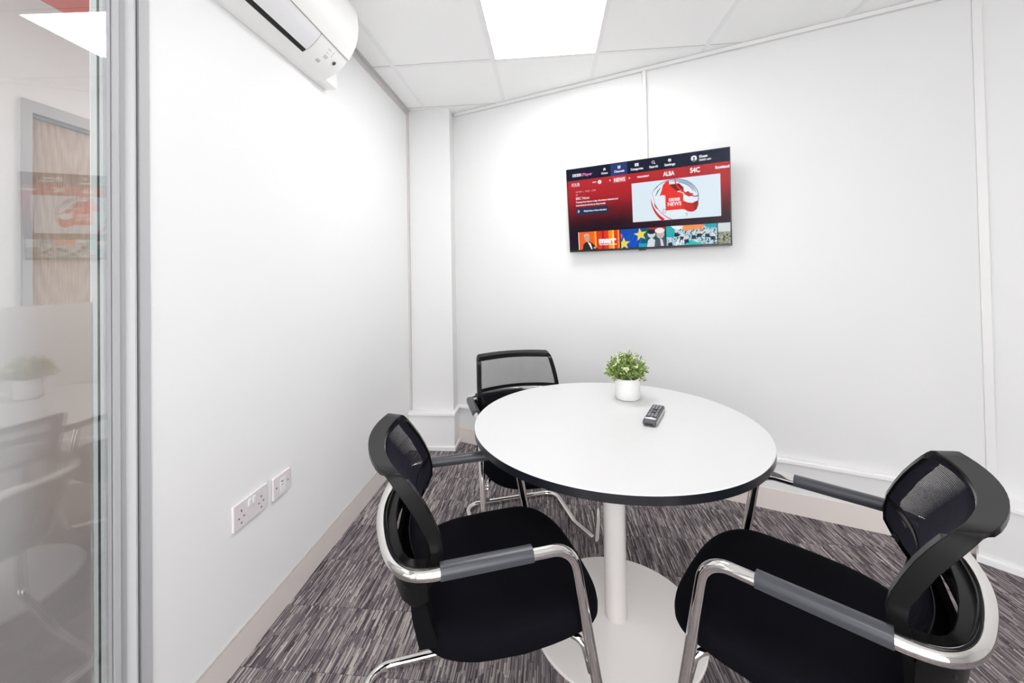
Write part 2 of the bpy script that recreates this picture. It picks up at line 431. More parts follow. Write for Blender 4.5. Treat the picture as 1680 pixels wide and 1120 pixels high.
# jamb: stepped aluminium profile (plan polygon, x into room to the right)
bm = bmesh.new()
prof = [(XL - 0.09, 0.962), (XL + 0.004, 0.962), (XL + 0.004, 0.9365), (XL - 0.010, 0.9355), (XL - 0.010, 0.9295), (XL + 0.003, 0.9285), (XL + 0.009, 0.923), (XL + 0.009, 0.919),
        (XL + 0.002, 0.913), (XL - 0.006, 0.909), (XL - 0.006, 0.894), (XL + 0.002, 0.889), (XL + 0.002, 0.8745), (XL - 0.012, 0.8735), (XL - 0.012, 0.8715), (XL + 0.0, 0.8705),
        (XL + 0.0, 0.858), (XL - 0.016, 0.858), (XL - 0.016, 0.872), (XL - 0.03, 0.885)]
prism(bm, prof, 'z', 0, HC)
ch('door_jamb', bm, M['alu'], door)
bm = bmesh.new(); box(bm, XL - 0.10, XL + 0.004, -0.30, 0.962, 2.46, HC)
ch('door_head', bm, M['alu'], door)
bm = bmesh.new(); box(bm, XL - 0.10, XL + 0.004, -0.36, -0.30, 0, HC)
ch('door_jamb', bm, M['alu'], door)
# pane, slightly ajar
ga = 0.032; gn = Vector((math.cos(ga), math.sin(ga), 0)); gd = Vector((-math.sin(ga), math.cos(ga), 0))
def gbox(bm, s0, s1, o0, o1, z0, z1, mi=0):
    wallbox(bm, s0, s1, o0, o1, z0, z1, mi, gn, gd, -1.012)
# gn points into the room: negative 'out' values lie on the room side
S1 = 0.857 * math.cos(ga) + 1.04 * math.sin(ga)
bm = bmesh.new(); gbox(bm, -0.22, S1, 0.0, 0.008, 0.012, 2.455)
ch('glass_pane', bm, M['glass'], door)
bm = bmesh.new(); gbox(bm, -0.21, S1 - 0.022, 0.0095, 0.0105, 0.02, 1.231)
ch('frosted_film', bm, M['film'], door)
bm = bmesh.new(); gbox(bm, S1 - 0.0257, S1 - 0.0125, 0.0095, 0.0115, 0.0, 2.455)
ch('edge_seal', bm, M['seal'], door)
bm = bmesh.new(); gbox(bm, S1 - 0.0125, S1 - 0.0065, 0.0100, 0.0110, 0.0, 2.455)
ch('gasket', bm, M['gasket'], door)
bm = bmesh.new(); gbox(bm, S1 - 0.0065, S1 + 0.004, 0.0095, 0.0115, 0.0, 2.455)
ch('rebate_strip', bm, M['seal'], door)

# corridor beyond the glass
bm = bmesh.new(); box(bm, -2.46, -2.34, -1.8, 1.590, 0, 2.62); box(bm, -2.46, -2.34, 2.55, 4.2, 0, 2.62); box(bm, -2.46, -2.34, 1.59, 2.55, 2.095, 2.62)
tag(link('wall_corridor', bm, M['wall']), 'white corridor wall seen through the glass door', kind='structure')
bm = bmesh.new(); box(bm, -2.6, XL - 0.1, -1.8, 4.2, 2.60, 2.66)
tag(link('ceiling_corridor', bm, M['ceil']), 'pale corridor ceiling beyond the glass door', kind='structure')
bm = bmesh.new(); box(bm, -2.46, XL - 0.1, 4.1, 4.2, 0, 2.62)
tag(link('wall_corridor_end', bm, M['wall']), 'white end wall of the corridor', kind='structure')
bm = bmesh.new(); box(bm, -2.46, XL - 0.1, -1.9, -1.8, 0, 2.62)
tag(link('wall_corridor_near', bm, M['wall']), 'white near end wall of the corridor', kind='structure')
d2 = empty('door_2', (-2.36, 2.07, 0)); tag(d2, 'pale oak door in a grey frame seen through the glass', kind='structure')
bm = bmesh.new()
box(bm, -2.42, -2.328, 1.578, 1.612, 0, 2.105); box(bm, -2.42, -2.328, 2.50, 2.55, 0, 2.105); box(bm, -2.42, -2.328, 1.612, 2.50, 2.05, 2.105)
box(bm, -2.42, -2.352, 1.612, 1.622, 0, 2.05, 1); box(bm, -2.42, -2.352, 1.622, 2.50, 2.036, 2.05, 1)
ch('door_frame', bm, [M['doorgrey'], M['alu_dark']], d2)
bm = bmesh.new(); box(bm, -2.405, -2.365, 1.622, 2.50, 0.005, 2.036)
ch('door_leaf', bm, M['wood'], d2, bevel=0.002)
bm = bmesh.new(); sweep(bm, fillet([(-2.365, 2.42, 1.0), (-2.31, 2.42, 1.0), (-2.31, 2.31, 1.0)], 0.015), circ(0.009))
ch('door_handle', bm, M['chrome'], d2, smooth=True)
bm = bmesh.new(); box(bm, -1.93, -1.20, 1.36, 2.35, 2.36, 2.60)
tag(link('ceiling_boxing', bm, M['red'], bevel=0.004), 'coral red boxing hanging from the corridor ceiling, seen through the glass', 'ceiling boxing')

# ------------------------------------------------------------------ ceiling lights
def ceiling_light(cx, cy, label, half=0.285, z=HC):
    t = empty('ceiling_light', (cx, cy, z)); tag(t, label, 'ceiling light')
    bm = bmesh.new(); e = 0.291
    for a, b, c, d in ((-e, e, -e, -half), (-e, e, half, e), (-e, -half, -half, half), (half, e, -half, half)):
        box(bm, a, b, c, d, -0.004, 0.0)
    link('frame', bm, M['lightframe'], t)
    bm = bmesh.new(); box(bm, -half, half, -half, half, -0.003, 0.0)
    link('diffuser', bm, M['panel'], t)
    return t
ceiling_light(0.0, 2.006, 'square lit white panel in the ceiling over the table')
ceiling_light(-0.003, -0.394, 'added square lit ceiling panel, unseen behind the camera, for fill light')  # added panel out of view, flattens the light from the front
ceiling_light(-1.75, 0.5, 'added square lit panel above the near corridor end, brightening the corridor', z=2.60)  # added to brighten the corridor behind the glass
ceiling_light(-1.75, 3.1, 'added square lit panel beyond the red boxing, brightening the corridor', z=2.60)  # second added corridor source, lifts the view through the door

# ------------------------------------------------------------------ air conditioner
ac = empty('air_conditioner', (XL, 1.3, 2.17)); tag(ac, 'white wall air conditioner high on the left wall', 'air conditioner')
low = [(XL + 0.001, 2.166), (-1.010, 2.167), (-0.985, 2.173), (-0.962, 2.184)]
mid = [(-0.962, 2.184), (-0.945, 2.193), (-0.925, 2.207), (-0.905, 2.226), (-0.884, 2.252)]
frt = [(-0.884, 2.252), (-0.868, 2.277), (-0.853, 2.306), (-0.842, 2.345), (-0.838, 2.39), (-0.840, 2.43), (-0.847, 2.465), (-0.862, 2.49), (-0.885, 2.502), (-0.91, 2.506)]
y0, y1 = 0.925, 1.722
bm = bmesh.new()
inner = [(x - 0.004 if x > -1.0 else x, z + 0.003) for x, z in mid]
prism(bm, low + mid[1:] + frt[1:] + [(XL + 0.001, 2.506)], 'y', y0, y1)
o = link('casing', bm, M['ac'], smooth=False); o.parent = ac; o.matrix_parent_inverse = Matrix.Translation(ac.location).inverted()
for p in o.data.polygons: p.use_smooth = True
o.data.set_sharp_from_angle(angle=math.radians(40))
def strip(poly, t0, t1, ya, yb, name, m, thick=False):
    """a curved strip lying on the profile, raised t0..t1 outwards"""
    pts = [Vector((x, 0, z)) for x, z in poly]; nn = []
    for i in range(len(pts)):
        d = (pts[min(i + 1, len(pts) - 1)] - pts[max(i - 1, 0)]).normalized(); nn.append(Vector((d.z, 0, -d.x)))
    bm = bmesh.new()
    ribbon = []
    A = [(p + n * t0) for p, n in zip(pts, nn)]; B = [(p + n * t1) for p, n in zip(pts, nn)]
    prism(bm, [(v.x, v.z) for v in A] + [(v.x, v.z) for v in B[::-1]], 'y', ya, yb)
    o = link(name, bm, m); o.parent = ac; o.matrix_parent_inverse = Matrix.Translation(ac.location).inverted()
    return o
fp = strip(frt, 0.001, 0.006, y0 + 0.002, y1 - 0.002, 'front_panel', M['ac'])
for p in fp.data.polygons: p.use_smooth = True
fp.data.set_sharp_from_angle(angle=math.radians(50))
strip([(-0.966, 2.182), (-0.957, 2.186), (-0.950, 2.190)], 0.0002, 0.0016, y0 + 0.06, 1.512, 'air_slot', M['black'])
strip([(-0.949, 2.1905), (-0.936, 2.199), (-0.922, 2.2095), (-0.905, 2.226), (-0.8875, 2.247)], 0.0002, 0.005, y0 + 0.06, 1.508, 'louvre', M['ac_louvre'])
strip([(-0.9495, 2.1905), (-0.936, 2.199), (-0.922, 2.2095), (-0.905, 2.226), (-0.8865, 2.249)], 0.0002, 0.0052, 1.508, 1.5105, 'louvre_gap', M['greyprint'])
strip([(-0.8852, 2.2505), (-0.884, 2.252)], 0.0002, 0.0012, y0 + 0.002, y1 - 0.002, 'panel_gap', M['gap'])
for k in range(4): strip([(-0.958, 2.187), (-0.944, 2.195)], 0.0002, 0.0012, 1.585 + 0.006 * k, 1.5885 + 0.006 * k, 'vent_mark', M['greyprint'])
strip([(-0.930, 2.204), (-0.918, 2.213)], 0.0002, 0.001, 1.596, 1.618, 'label_mark', M['palegrey'])
strip([(-0.912, 2.2205), (-0.899, 2.2345)], 0.0002, 0.001, 1.590, 1.612, 'label_mark', M['palegrey'])
for k in range(3): strip([(-0.912 + 0.006 * k, 2.2205 + 0.006 * k), (-0.909 + 0.006 * k, 2.2235 + 0.006 * k)], 0.0002, 0.0012, 1.627, 1.630, 'indicator_dot', M['greyprint'])
bm = bmesh.new(); lathe(bm, [(0, 0.0), (0.0075, 0.0), (0.0085, 0.002), (0.0085, 0.0035), (0.006, 0.0035), (0.0045, 0.0015), (0, 0.0015)], n=24)
o = link('receiver', bm, M['rem_grey'], smooth=True); rcv = Vector((-0.920, 1.665, 2.2115))
o.matrix_world = Matrix.Translation(rcv) @ Vector((0.64, 0, -0.77)).to_track_quat('Z', 'Y').to_matrix().to_4x4()
mw = o.matrix_basis.copy(); o.parent = ac; o.matrix_parent_inverse = Matrix.Translation(ac.location).inverted(); o.matrix_basis = mw
bm = bmesh.new(); box(bm, XL, -0.986, y1 + 0.003, 1.815, 2.168, 2.245)
o = link('pipe_cover', bm, M['ac'], bevel=0.002); o.parent = ac; o.matrix_parent_inverse = Matrix.Translation(ac.location).inverted()

# ------------------------------------------------------------------ sockets
def plate(name, label, cat, ya, yb, za, zb):
    t = empty(name, (XL, (ya + yb) / 2, (za + zb) / 2)); tag(t, label, cat)
    hy = (yb - ya) / 2; hz = (zb - za) / 2
    bm = bmesh.new(); box(bm, 0.0, 0.009, -hy, hy, -hz, hz)
    link('face_plate', bm, M['socket'], t, bevel=0.0035, segs=3)
    return t, hy, hz
def mini(t, name, y, z, w, h, m, x0=0.0088, x1=0.0098, bev=0.0):
    bm = bmesh.new(); box(bm, x0, x1, y - w / 2, y + w / 2, z - h / 2, z + h / 2)
    return link(name, bm, m, t, bevel=bev)
t, hy, hz = plate('double_socket', 'white double power socket low on the left wall', 'power socket', 1.228, 1.388, 0.4455, 0.533)
for s in (-1, 1):
    cy_ = s * 0.046
    mini(t, 'rocker_switch', s * 0.0095, 0.021, 0.013, 0.022, M['rocker'], 0.0088, 0.0125, 0.001)
    mini(t, 'pin_hole', cy_, 0.014 if s < 0 else 0.012, 0.004, 0.008, M['slot'])
    mini(t, 'pin_hole', cy_ - 0.011, -0.008, 0.0065, 0.004, M['slot'])
    mini(t, 'pin_hole', cy_ + 0.011, -0.008, 0.0065, 0.004, M['slot'])
    mini(t, 'screw', cy_, -0.026, 0.005, 0.005, M['slot'])
t, hy, hz = plate('data_outlet', 'white single data outlet beside the double power socket', 'data outlet', 1.418, 1.518, 0.4435, 0.527)
mini(t, 'insert', 0.004, -0.002, 0.034, 0.052, M['rocker'], 0.0088, 0.0105, 0.001)
mini(t, 'port', -0.003, 0.012, 0.010, 0.004, M['slot'], 0.0104, 0.011); mini(t, 'port', -0.003, 0.0, 0.010, 0.003, M['greyprint'], 0.0104, 0.011)
for s in (-1, 1): mini(t, 'screw', s * 0.033, 0.0, 0.005, 0.005, M['slot'])

# ------------------------------------------------------------------ cable trunking and television
ut = 0.609 * 0.9236 - 2.513 * 0.3835
bm = bmesh.new(); wallbox(bm, ut - 0.013, ut + 0.008, 0.0005, 0.019, 1.80, HC - 0.023)
tag(link('cable_trunking', bm, M['walltrim'], bevel=0.002), 'thin white cable trunking running down the wall to the television', 'cable trunking')

TW, TH = 0.932, 0.533
tv = empty('television', (0, 0, 0)); tag(tv, 'wall-mounted flat television showing a red news channel menu', 'television')
tc = WD * (-0.4200) + WN * 2.478 + Vector((0, 0, 1.677))
tilt = math.radians(5.2)
# local frame: X along the screen, Y up the screen, Z out towards the room
zax = (-WN * math.cos(tilt) - Vector((0, 0, 1)) * math.sin(tilt)); xax = WD.copy(); yax = zax.cross(xax)
tv.matrix_world = Matrix(((xax.x, yax.x, zax.x, tc.x), (xax.y, yax.y, zax.y, tc.y), (xax.z, yax.z, zax.z, tc.z), (0, 0, 0, 1)))
bm = bmesh.new(); box(bm, -TW / 2, TW / 2, -TH / 2, TH / 2, -0.012, -0.0005); box(bm, -TW / 2 + 0.12, TW / 2 - 0.12, -TH / 2 + 0.012, TH / 2 - 0.15, -0.038, -0.012)
link('casing', bm, M['tvblack'], tv, bevel=0.0015)
bm = bmesh.new()
b = 0.004
box(bm, -TW / 2, TW / 2, -TH / 2, -TH / 2 + 0.0105, -0.0005, 0.002); box(bm, -TW / 2, TW / 2, TH / 2 - b, TH / 2, -0.0005, 0.002)
box(bm, -TW / 2, -TW / 2 + b, -TH / 2, TH / 2, -0.0005, 0.002); box(bm, TW / 2 - b, TW / 2, -TH / 2, TH / 2, -0.0005, 0.002)
link('bezel', bm, M['tvblack'], tv)
bm = bmesh.new(); box(bm, -0.03, 0.012, -TH / 2 - 0.006, -TH / 2 + 0.001, -0.008, 0.001)
link('sensor_bar', bm, M['tvblack'], tv, bevel=0.0015)
bm = bmesh.new(); box(bm, -0.1, 0.1, -0.12, 0.06, -0.05, -0.0385)
link('wall_bracket', bm, M['alu_dark'], tv)

# --- the picture on the screen: one flat mesh, many emissive inks
class Screen:
    def __init__(s): s.bm = bmesh.new(); s.mats = []; s.idx = {}; s.lv = 0
    def mat(s, col, k=1.0, m=None):
        key = m.name if m else (tuple(round(c, 4) for c in col), k)
        if key not in s.idx:
            s.idx[key] = len(s.mats); s.mats.append(m or emit('screen_ink', col, k))
        return s.idx[key]
    def P(s, x, y, z): return s.bm.verts.new(((x - 0.5) * TW, (y - 0.5) * TH, z))
    def poly(s, pts, col, lv, k=1.0, m=None):
        try:
            f = s.bm.faces.new([s.P(x, y, 0.0002 + lv * 0.00008) for x, y in pts]); f.material_index = s.mat(col, k, m)
        except Exception: pass
    def rect(s, x0, y0, x1, y1, col, lv, m=None): s.poly([(x0, y0), (x1, y0), (x1, y1), (x0, y1)], col, lv, m=m)
    def disc(s, x, y, rx, ry, col, lv, n=24, a0=0, a1=2 * PI):
        pts = [(x + rx * math.cos(a0 + (a1 - a0) * i / n), y + ry * math.sin(a0 + (a1 - a0) * i / n)) for i in range(n if abs(a1 - a0 - 2 * PI) < 1e-6 else n + 1)]
        s.poly(pts, col, lv)
    def arc(s, pts, w, col, lv):
        """band of given half-widths through points"""
        L, R = [], []
        for i, (x, y) in enumerate(pts):
            a = pts[max(0, i - 1)]; b_ = pts[min(len(pts) - 1, i + 1)]
            dx, dy = (b_[0] - a[0]) * TW, (b_[1] - a[1]) * TH; l = math.hypot(dx, dy) or 1
            ww = w[i] if isinstance(w, (list, tuple)) else w
            nx, ny = -dy / l * ww / TW, dx / l * ww / TH
            L.append((x + nx, y + ny)); R.append((x - nx, y - ny))
        for i in range(len(pts) - 1): s.poly([L[i], L[i + 1], R[i + 1], R[i]], col, lv)
    def text(s, body, x, y, h, col, lv, width=None, bold=0.0, align='CENTER'):
        """h: cap height in screen-height units; width in screen-width units"""
        cu = D.curves.new('t', 'FONT'); cu.body = body; cu.size = 1.0; cu.offset = bold; cu.align_x = 'LEFT'; cu.resolution_u = 3
        ob = D.objects.new('t', cu); COL.objects.link(ob)
        bpy.context.view_layer.update()
        dg = bpy.context.evaluated_depsgraph_get(); me = D.meshes.new_from_object(ob.evaluated_get(dg))
        D.objects.remove(ob); 
        if not me.vertices: return
        xs = [v.co.x for v in me.vertices]; x0, x1 = min(xs), max(xs)
        sy = h * TH / 0.70; sx = sy if width is None else width * TW / (x1 - x0)
        ax = {'CENTER': (x0 + x1) / 2, 'LEFT': x0, 'RIGHT': x1}[align]
        z = 0.0002 + lv * 0.00008; mi = s.mat(col)
        vs = [s.bm.verts.new(((x - 0.5) * TW + (v.co.x - ax) * sx, (y - 0.5) * TH + (v.co.y - 0.35) * sy, z)) for v in me.vertices]
        for p in me.polygons:
            try: f = s.bm.faces.new([vs[i] for i in p.vertices]); f.material_index = mi
            except Exception: pass
        D.meshes.remove(me)

WHT = (0.86, 0.87, 0.90); PINK = (0.80, 0.20, 0.45)
def screen_bg():
    m, nt, out = new_mat('screen_red_field')
    e = nt.nodes.new('ShaderNodeEmission'); t = nt.nodes.new('ShaderNodeTexCoord')
    sp = nt.nodes.new('ShaderNodeSeparateXYZ'); nt.links.new(t.outputs['Object'], sp.inputs[0])
    v = math_node(nt, 'ADD', math_node(nt, 'DIVIDE', sp.outputs[1], TH), 0.5)
    n = nt.nodes.new('ShaderNodeTexNoise'); n.inputs['Scale'].default_value = 5; nt.links.new(t.outputs['Object'], n.inputs[0])
    v = math_node(nt, 'ADD', v, math_node(nt, 'MULTIPLY', math_node(nt, 'SUBTRACT', n.outputs['Fac'], 0.5), 0.12))
    rp = nt.nodes.new('ShaderNodeValToRGB'); cr = rp.color_ramp
    cr.elements[0].position = 0.24; cr.elements[0].color = (0.012, 0.007, 0.014, 1)
    cr.elements[1].position = 0.86; cr.elements[1].color = (0.42, 0.022, 0.028, 1)
    for p, c in ((0.34, (0.028, 0.007, 0.012)), (0.50, (0.15, 0.010, 0.016)), (0.66, (0.36, 0.016, 0.022))):
        q = cr.elements.new(p); q.color = (*c, 1)
    nt.links.new(v, rp.inputs[0]); nt.links.new(rp.outputs[0], e.inputs[0]); e.inputs[1].default_value = 1.15
    nt.links.new(e.outputs[0], out.inputs[0]); return m
def noisy(name, cols, scale, seed=0.0):
    m, nt, out = new_mat(name)
    e = nt.nodes.new('ShaderNodeEmission'); t = nt.nodes.new('ShaderNodeTexCoord')
    mp = nt.nodes.new('ShaderNodeMapping'); mp.inputs['Location'].default_value = (seed, seed * 1.7, 0); nt.links.new(t.outputs['Object'], mp.inputs[0])
    n = nt.nodes.new('ShaderNodeTexNoise'); n.inputs['Scale'].default_value = scale; n.inputs['Detail'].default_value = 3; nt.links.new(mp.outputs[0], n.inputs[0])
    rp = nt.nodes.new('ShaderNodeValToRGB'); cr = rp.color_ramp; cr.interpolation = 'LINEAR'
    k = len(cols); cr.elements[0].position = 0.34; cr.elements[0].color = (*cols[0], 1); cr.elements[1].position = 0.66; cr.elements[1].color = (*cols[-1], 1)
    for i in range(1, k - 1):
        q = cr.elements.new(0.34 + 0.32 * i / (k - 1)); q.color = (*cols[i], 1)
    nt.links.new(n.outputs['Fac'], rp.inputs[0]); nt.links.new(rp.outputs[0], e.inputs[0]); nt.links.new(e.outputs[0], out.inputs[0]); return m
S = Screen()
S.rect(0.005, 0.02, 0.995, 0.992, (0, 0, 0), 0, m=screen_bg())
NAV = (0.010, 0.013, 0.034)
S.rect(0.005, 0.858, 0.995, 0.992, NAV, 1)
S.rect(0.308, 0.858, 0.414, 0.992, (0.028, 0.048, 0.18), 2)
for k in range(3):   # three little white blocks with letters
    x = 0.045 + 0.0205 * k; S.rect(x, 0.902, x + 0.0185, 0.935, WHT, 3); S.text('BBC'[k], x + 0.0092, 0.9185, 0.022, NAV, 4, bold=0.02)
S.text('i', 0.1125, 0.918, 0.034, PINK, 3, bold=0.03); S.text('Player', 0.151, 0.918, 0.033, PINK, 3, width=0.066, bold=0.03)
for x, w, tx in ((0.267, 0.042, 'Home'), (0.363, 0.066, 'Channels'), (0.475, 0.078, 'Categories'), (0.577, 0.052, 'Search'), (0.672, 0.062, 'Settings')):
    S.text(tx, x, 0.903, 0.024, WHT, 3, width=w, bold=0.035)
S.poly([(0.257, 0.944), (0.267, 0.964), (0.277, 0.944)], WHT, 3); S.rect(0.260, 0.932, 0.265, 0.945, WHT, 3); S.rect(0.269, 0.932, 0.274, 0.945, WHT, 3)
for i in range(2):
    for j in range(3): S.rect(0.354 + 0.0095 * i, 0.932 + 0.011 * j, 0.3625 + 0.0095 * i, 0.941 + 0.011 * j, WHT, 3)
for i in range(2):
    for j in range(2): S.rect(0.463 + 0.0125 * i, 0.931 + 0.018 * j, 0.474 + 0.0125 * i, 0.947 + 0.018 * j, WHT, 3)
ringp = [(0.575 + 0.0075 * math.cos(a * PI / 8), 0.950 + 0.013 * math.sin(a * PI / 8)) for a in range(17)]
S.arc(ringp, 0.0012, WHT, 3); S.arc([(0.580, 0.940), (0.5875, 0.929)], 0.0016, WHT, 3)
S.disc(0.672, 0.948, 0.0095, 0.0165, WHT, 3); S.disc(0.672, 0.948, 0.003, 0.0053, NAV, 4)
S.disc(0.808, 0.931, 0.0165, 0.030, WHT, 3); S.disc(0.808, 0.935, 0.0055, 0.010, NAV, 4); S.disc(0.808, 0.906, 0.009, 0.014, NAV, 4, a0=0, a1=PI)
S.text('Guest', 0.836, 0.944, 0.026, WHT, 3, width=0.046, bold=0.045, align='LEFT'); S.text('Switch user', 0.836, 0.909, 0.022, WHT, 3, width=0.066, bold=0.03, align='LEFT')
# channel row
S.text('FOUR', 0.065, 0.807, 0.040, WHT, 3, width=0.058, bold=0.01); S.text('NEWS', 0.196, 0.813, 0.014, WHT, 3, width=0.026, bold=0.03)
S.disc(0.231, 0.808, 0.0125, 0.0225, WHT, 3); S.text('i', 0.231, 0.808, 0.026, (0.25, 0.02, 0.03), 4, bold=0.03)
S.poly([(0.304, 0.822), (0.294, 0.810), (0.304, 0.798)], WHT, 3); S.poly([(0.420, 0.824), (0.432, 0.811), (0.420, 0.798), (0.424, 0.811)], WHT, 3)
S.rect(0.321, 0.776, 0.405, 0.838, (0.62, 0.11, 0.13), 2); S.text('NEWS', 0.363, 0.807, 0.040, WHT, 3, width=0.070, bold=0.03)
S.text('PARLIAMENT', 0.512, 0.810, 0.018, WHT, 3, width=0.072, bold=0.04); S.text('ALBA', 0.664, 0.808, 0.046, WHT, 3, width=0.066, bold=0.035)
S.text('S4C', 0.812, 0.811, 0.050, WHT, 3, width=0.054, bold=0.035); S.text('Scotland', 0.957, 0.810, 0.027, WHT, 3, width=0.074, bold=0.045)
# text block
S.text('29 MAY  |  10:00 - 13:00', 0.062, 0.720, 0.021, (0.75, 0.45, 0.46), 3, width=0.140, bold=0.0, align='LEFT'); S.rect(0.062, 0.683, 0.075, 0.688, WHT, 3)
S.text('BBC News', 0.062, 0.643, 0.032, WHT, 3, width=0.094, bold=0.005, align='LEFT')
S.text('Twenty four hours a day, the latest national and', 0.060, 0.598, 0.019, WHT, 3, width=0.288, bold=0.03, align='LEFT')
S.text('international stories as they break.', 0.060, 0.560, 0.019, WHT, 3, width=0.206, bold=0.03, align='LEFT')
S.rect(0.061, 0.446, 0.284, 0.528, (0.022, 0.030, 0.085), 2)
S.poly([(0.072, 0.508), (0.086, 0.488), (0.072, 0.468)], WHT, 3); S.poly([(0.0745, 0.499), (0.0815, 0.488), (0.0745, 0.477)], (0.022, 0.030, 0.085), 4)
S.text('Watch live or from the start', 0.112, 0.487, 0.020, WHT, 3, width=0.158, bold=0.03, align='LEFT')
# the big picture
BG = (0.69, 0.79, 0.87); RED = (0.78, 0.035, 0.028); DRK = (0.20, 0.012, 0.015)
S.rect(0.438, 0.311, 0.946, 0.745, BG, 2)
cx, cy = 0.690, 0.535
def ell(rx, ry, a0, a1, n=22, rot=0.0, ox=0, oy=0):
    r = []
    for i in range(n + 1):
        a = math.radians(a0 + (a1 - a0) * i / n); x, y = rx * math.cos(a), ry * math.sin(a)
        c, s_ = math.cos(rot), math.sin(rot); r.append((cx + ox + x * c - y * s_ * TH / TW, cy + oy + x * s_ * TW / TH + y * c))
    return r
S.poly(ell(0.137, 0.205, 0, 360, 40)[:-1], (0.74, 0.82, 0.89), 3)
S.arc(ell(0.137, 0.205, -35, 150, 30), 0.0022, (0.16, 0.21, 0.30), 5); S.arc(ell(0.127, 0.188, 10, 100, 20), [0.001 + 0.006 * math.sin(PI * i / 20) for i in range(21)], (0.33, 0.42, 0.58), 5)
S.arc(ell(0.117, 0.172, 20, 75, 16), 0.0016, (0.10, 0.13, 0.22), 6)
S.poly([(0.621, 0.640), (0.628, 0.690), (0.645, 0.722), (0.664, 0.733), (0.664, 0.690), (0.690, 0.672), (0.715, 0.600), (0.743, 0.582), (0.743, 0.500), (0.640, 0.500), (0.640, 0.574), (0.622, 0.585), (0.606, 0.575)], RED, 6)
S.poly([(0.664, 0.690), (0.690, 0.690), (0.722, 0.690), (0.745, 0.645), (0.748, 0.590), (0.715, 0.600), (0.690, 0.640)], DRK, 7)
S.arc([(0.700, 0.742), (0.701, 0.700), (0.715, 0.652), (0.742, 0.600), (0.775, 0.560), (0.800, 0.545)], [0.003, 0.003, 0.0045, 0.0045, 0.003, 0.002], RED, 9)
S.poly([(0.709, 0.603), (0.712, 0.612), (0.730, 0.611), (0.733, 0.600)], WHT, 10)
S.poly([(0.745, 0.575), (0.770, 0.600), (0.785, 0.575), (0.802, 0.570), (0.790, 0.545), (0.775, 0.540)], (0.45, 0.03, 0.03), 8)
S.arc([(0.790, 0.550), (0.812, 0.535), (0.826, 0.545)], 0.003, (0.22, 0.02, 0.04), 9)
S.poly([(0.743, 0.503), (0.765, 0.480), (0.795, 0.470), (0.826, 0.492), (0.826, 0.450), (0.815, 0.400), (0.795, 0.378), (0.770, 0.382), (0.743, 0.413)], (0.55, 0.022, 0.02), 7)
S.poly([(0.80, 0.478), (0.826, 0.492), (0.826, 0.450), (0.815, 0.400), (0.802, 0.385)], (0.26, 0.014, 0.016), 8)
S.arc([(0.554, 0.555), (0.558, 0.500), (0.568, 0.445), (0.585, 0.390), (0.605, 0.345), (0.626, 0.3125)], [0.0008, 0.003, 0.0045, 0.006, 0.0075, 0.009], (0.66, 0.022, 0.025), 6)
S.arc([(0.566, 0.60), (0.570, 0.55), (0.580, 0.49), (0.598, 0.425), (0.625, 0.370), (0.655, 0.330), (0.672, 0.3135)], [0.0008, 0.001, 0.0012, 0.0015, 0.0018, 0.0022, 0.0022], (0.60, 0.03, 0.04), 6)
S.arc([(0.560, 0.60), (0.575, 0.645), (0.600, 0.68)], 0.0012, (0.25, 0.30, 0.40), 6)
S.arc([(0.583, 0.58), (0.597, 0.63), (0.617, 0.665)], [0.0015, 0.003, 0.001], (0.05, 0.06, 0.12), 6)
S.arc([(0.572, 0.50), (0.58, 0.465), (0.592, 0.43)], [0.001, 0.003, 0.001], (0.03, 0.03, 0.08), 7)
S.disc(0.632, 0.408, 0.012, 0.026, (0.42, 0.50, 0.60), 5); S.disc(0.632, 0.408, 0.007, 0.015, BG, 5.5)
S.arc([(0.757, 0.372), (0.762, 0.352), (0.757, 0.330)], [0.006, 0.004, 0.001], (0.48, 0.55, 0.63), 5)
S.rect(0.640, 0.413, 0.743, 0.582, RED, 9)
for k in range(3):
    x = 0.6605 + 0.0215 * k; S.rect(x, 0.508, x + 0.0195, 0.540, WHT, 11); S.text('BBC'[k], x + 0.0098, 0.524, 0.021, RED, 12, bold=0.03)
S.text('NEWS', 0.692, 0.479, 0.040, WHT, 11, width=0.078, bold=0.02)
# thumbnails
OR = (0.85, 0.13, 0.02); YL = (0.93, 0.45, 0.04)
S.rect(0.066, 0.025, 0.348, 0.238, (0.72, 0.045, 0.015), 2); S.rect(0.070, 0.025, 0.180, 0.238, OR, 3); S.rect(0.066, 0.025, 0.0705, 0.238, WHT, 4)
for x0_, x1_, c in ((0.18, 0.192, YL), (0.23, 0.245, (0.45, 0.015, 0.015)), (0.275, 0.30, (0.9, 0.28, 0.02)), (0.30, 0.312, (0.98, 0.62, 0.08)), (0.335, 0.348, (0.9, 0.25, 0.03))): S.rect(x0_, 0.025, x1_, 0.238, c, 3)
S.poly([(0.092, 0.025), (0.100, 0.090), (0.120, 0.118), (0.150, 0.115), (0.175, 0.080), (0.200, 0.032), (0.195, 0.025)], (0.03, 0.025, 0.025), 5)
S.poly([(0.130, 0.118), (0.150, 0.100), (0.162, 0.03), (0.155, 0.028)], WHT, 6)
S.disc(0.128, 0.160, 0.018, 0.045, (0.62, 0.32, 0.24), 6); S.disc(0.125, 0.188, 0.019, 0.026, (0.62, 0.55, 0.50), 5.5); S.disc(0.180, 0.045, 0.010, 0.012, (0.6, 0.35, 0.28), 7)
S.text('marr', 0.268, 0.128, 0.062, WHT, 8, width=0.118, bold=0.07); S.text('The Andrew Marr Show', 0.270, 0.078, 0.016, WHT, 8, width=0.118, bold=0.05)
S.rect(0.355, 0.025, 0.634, 0.238, (0.008, 0.075, 0.46), 2)
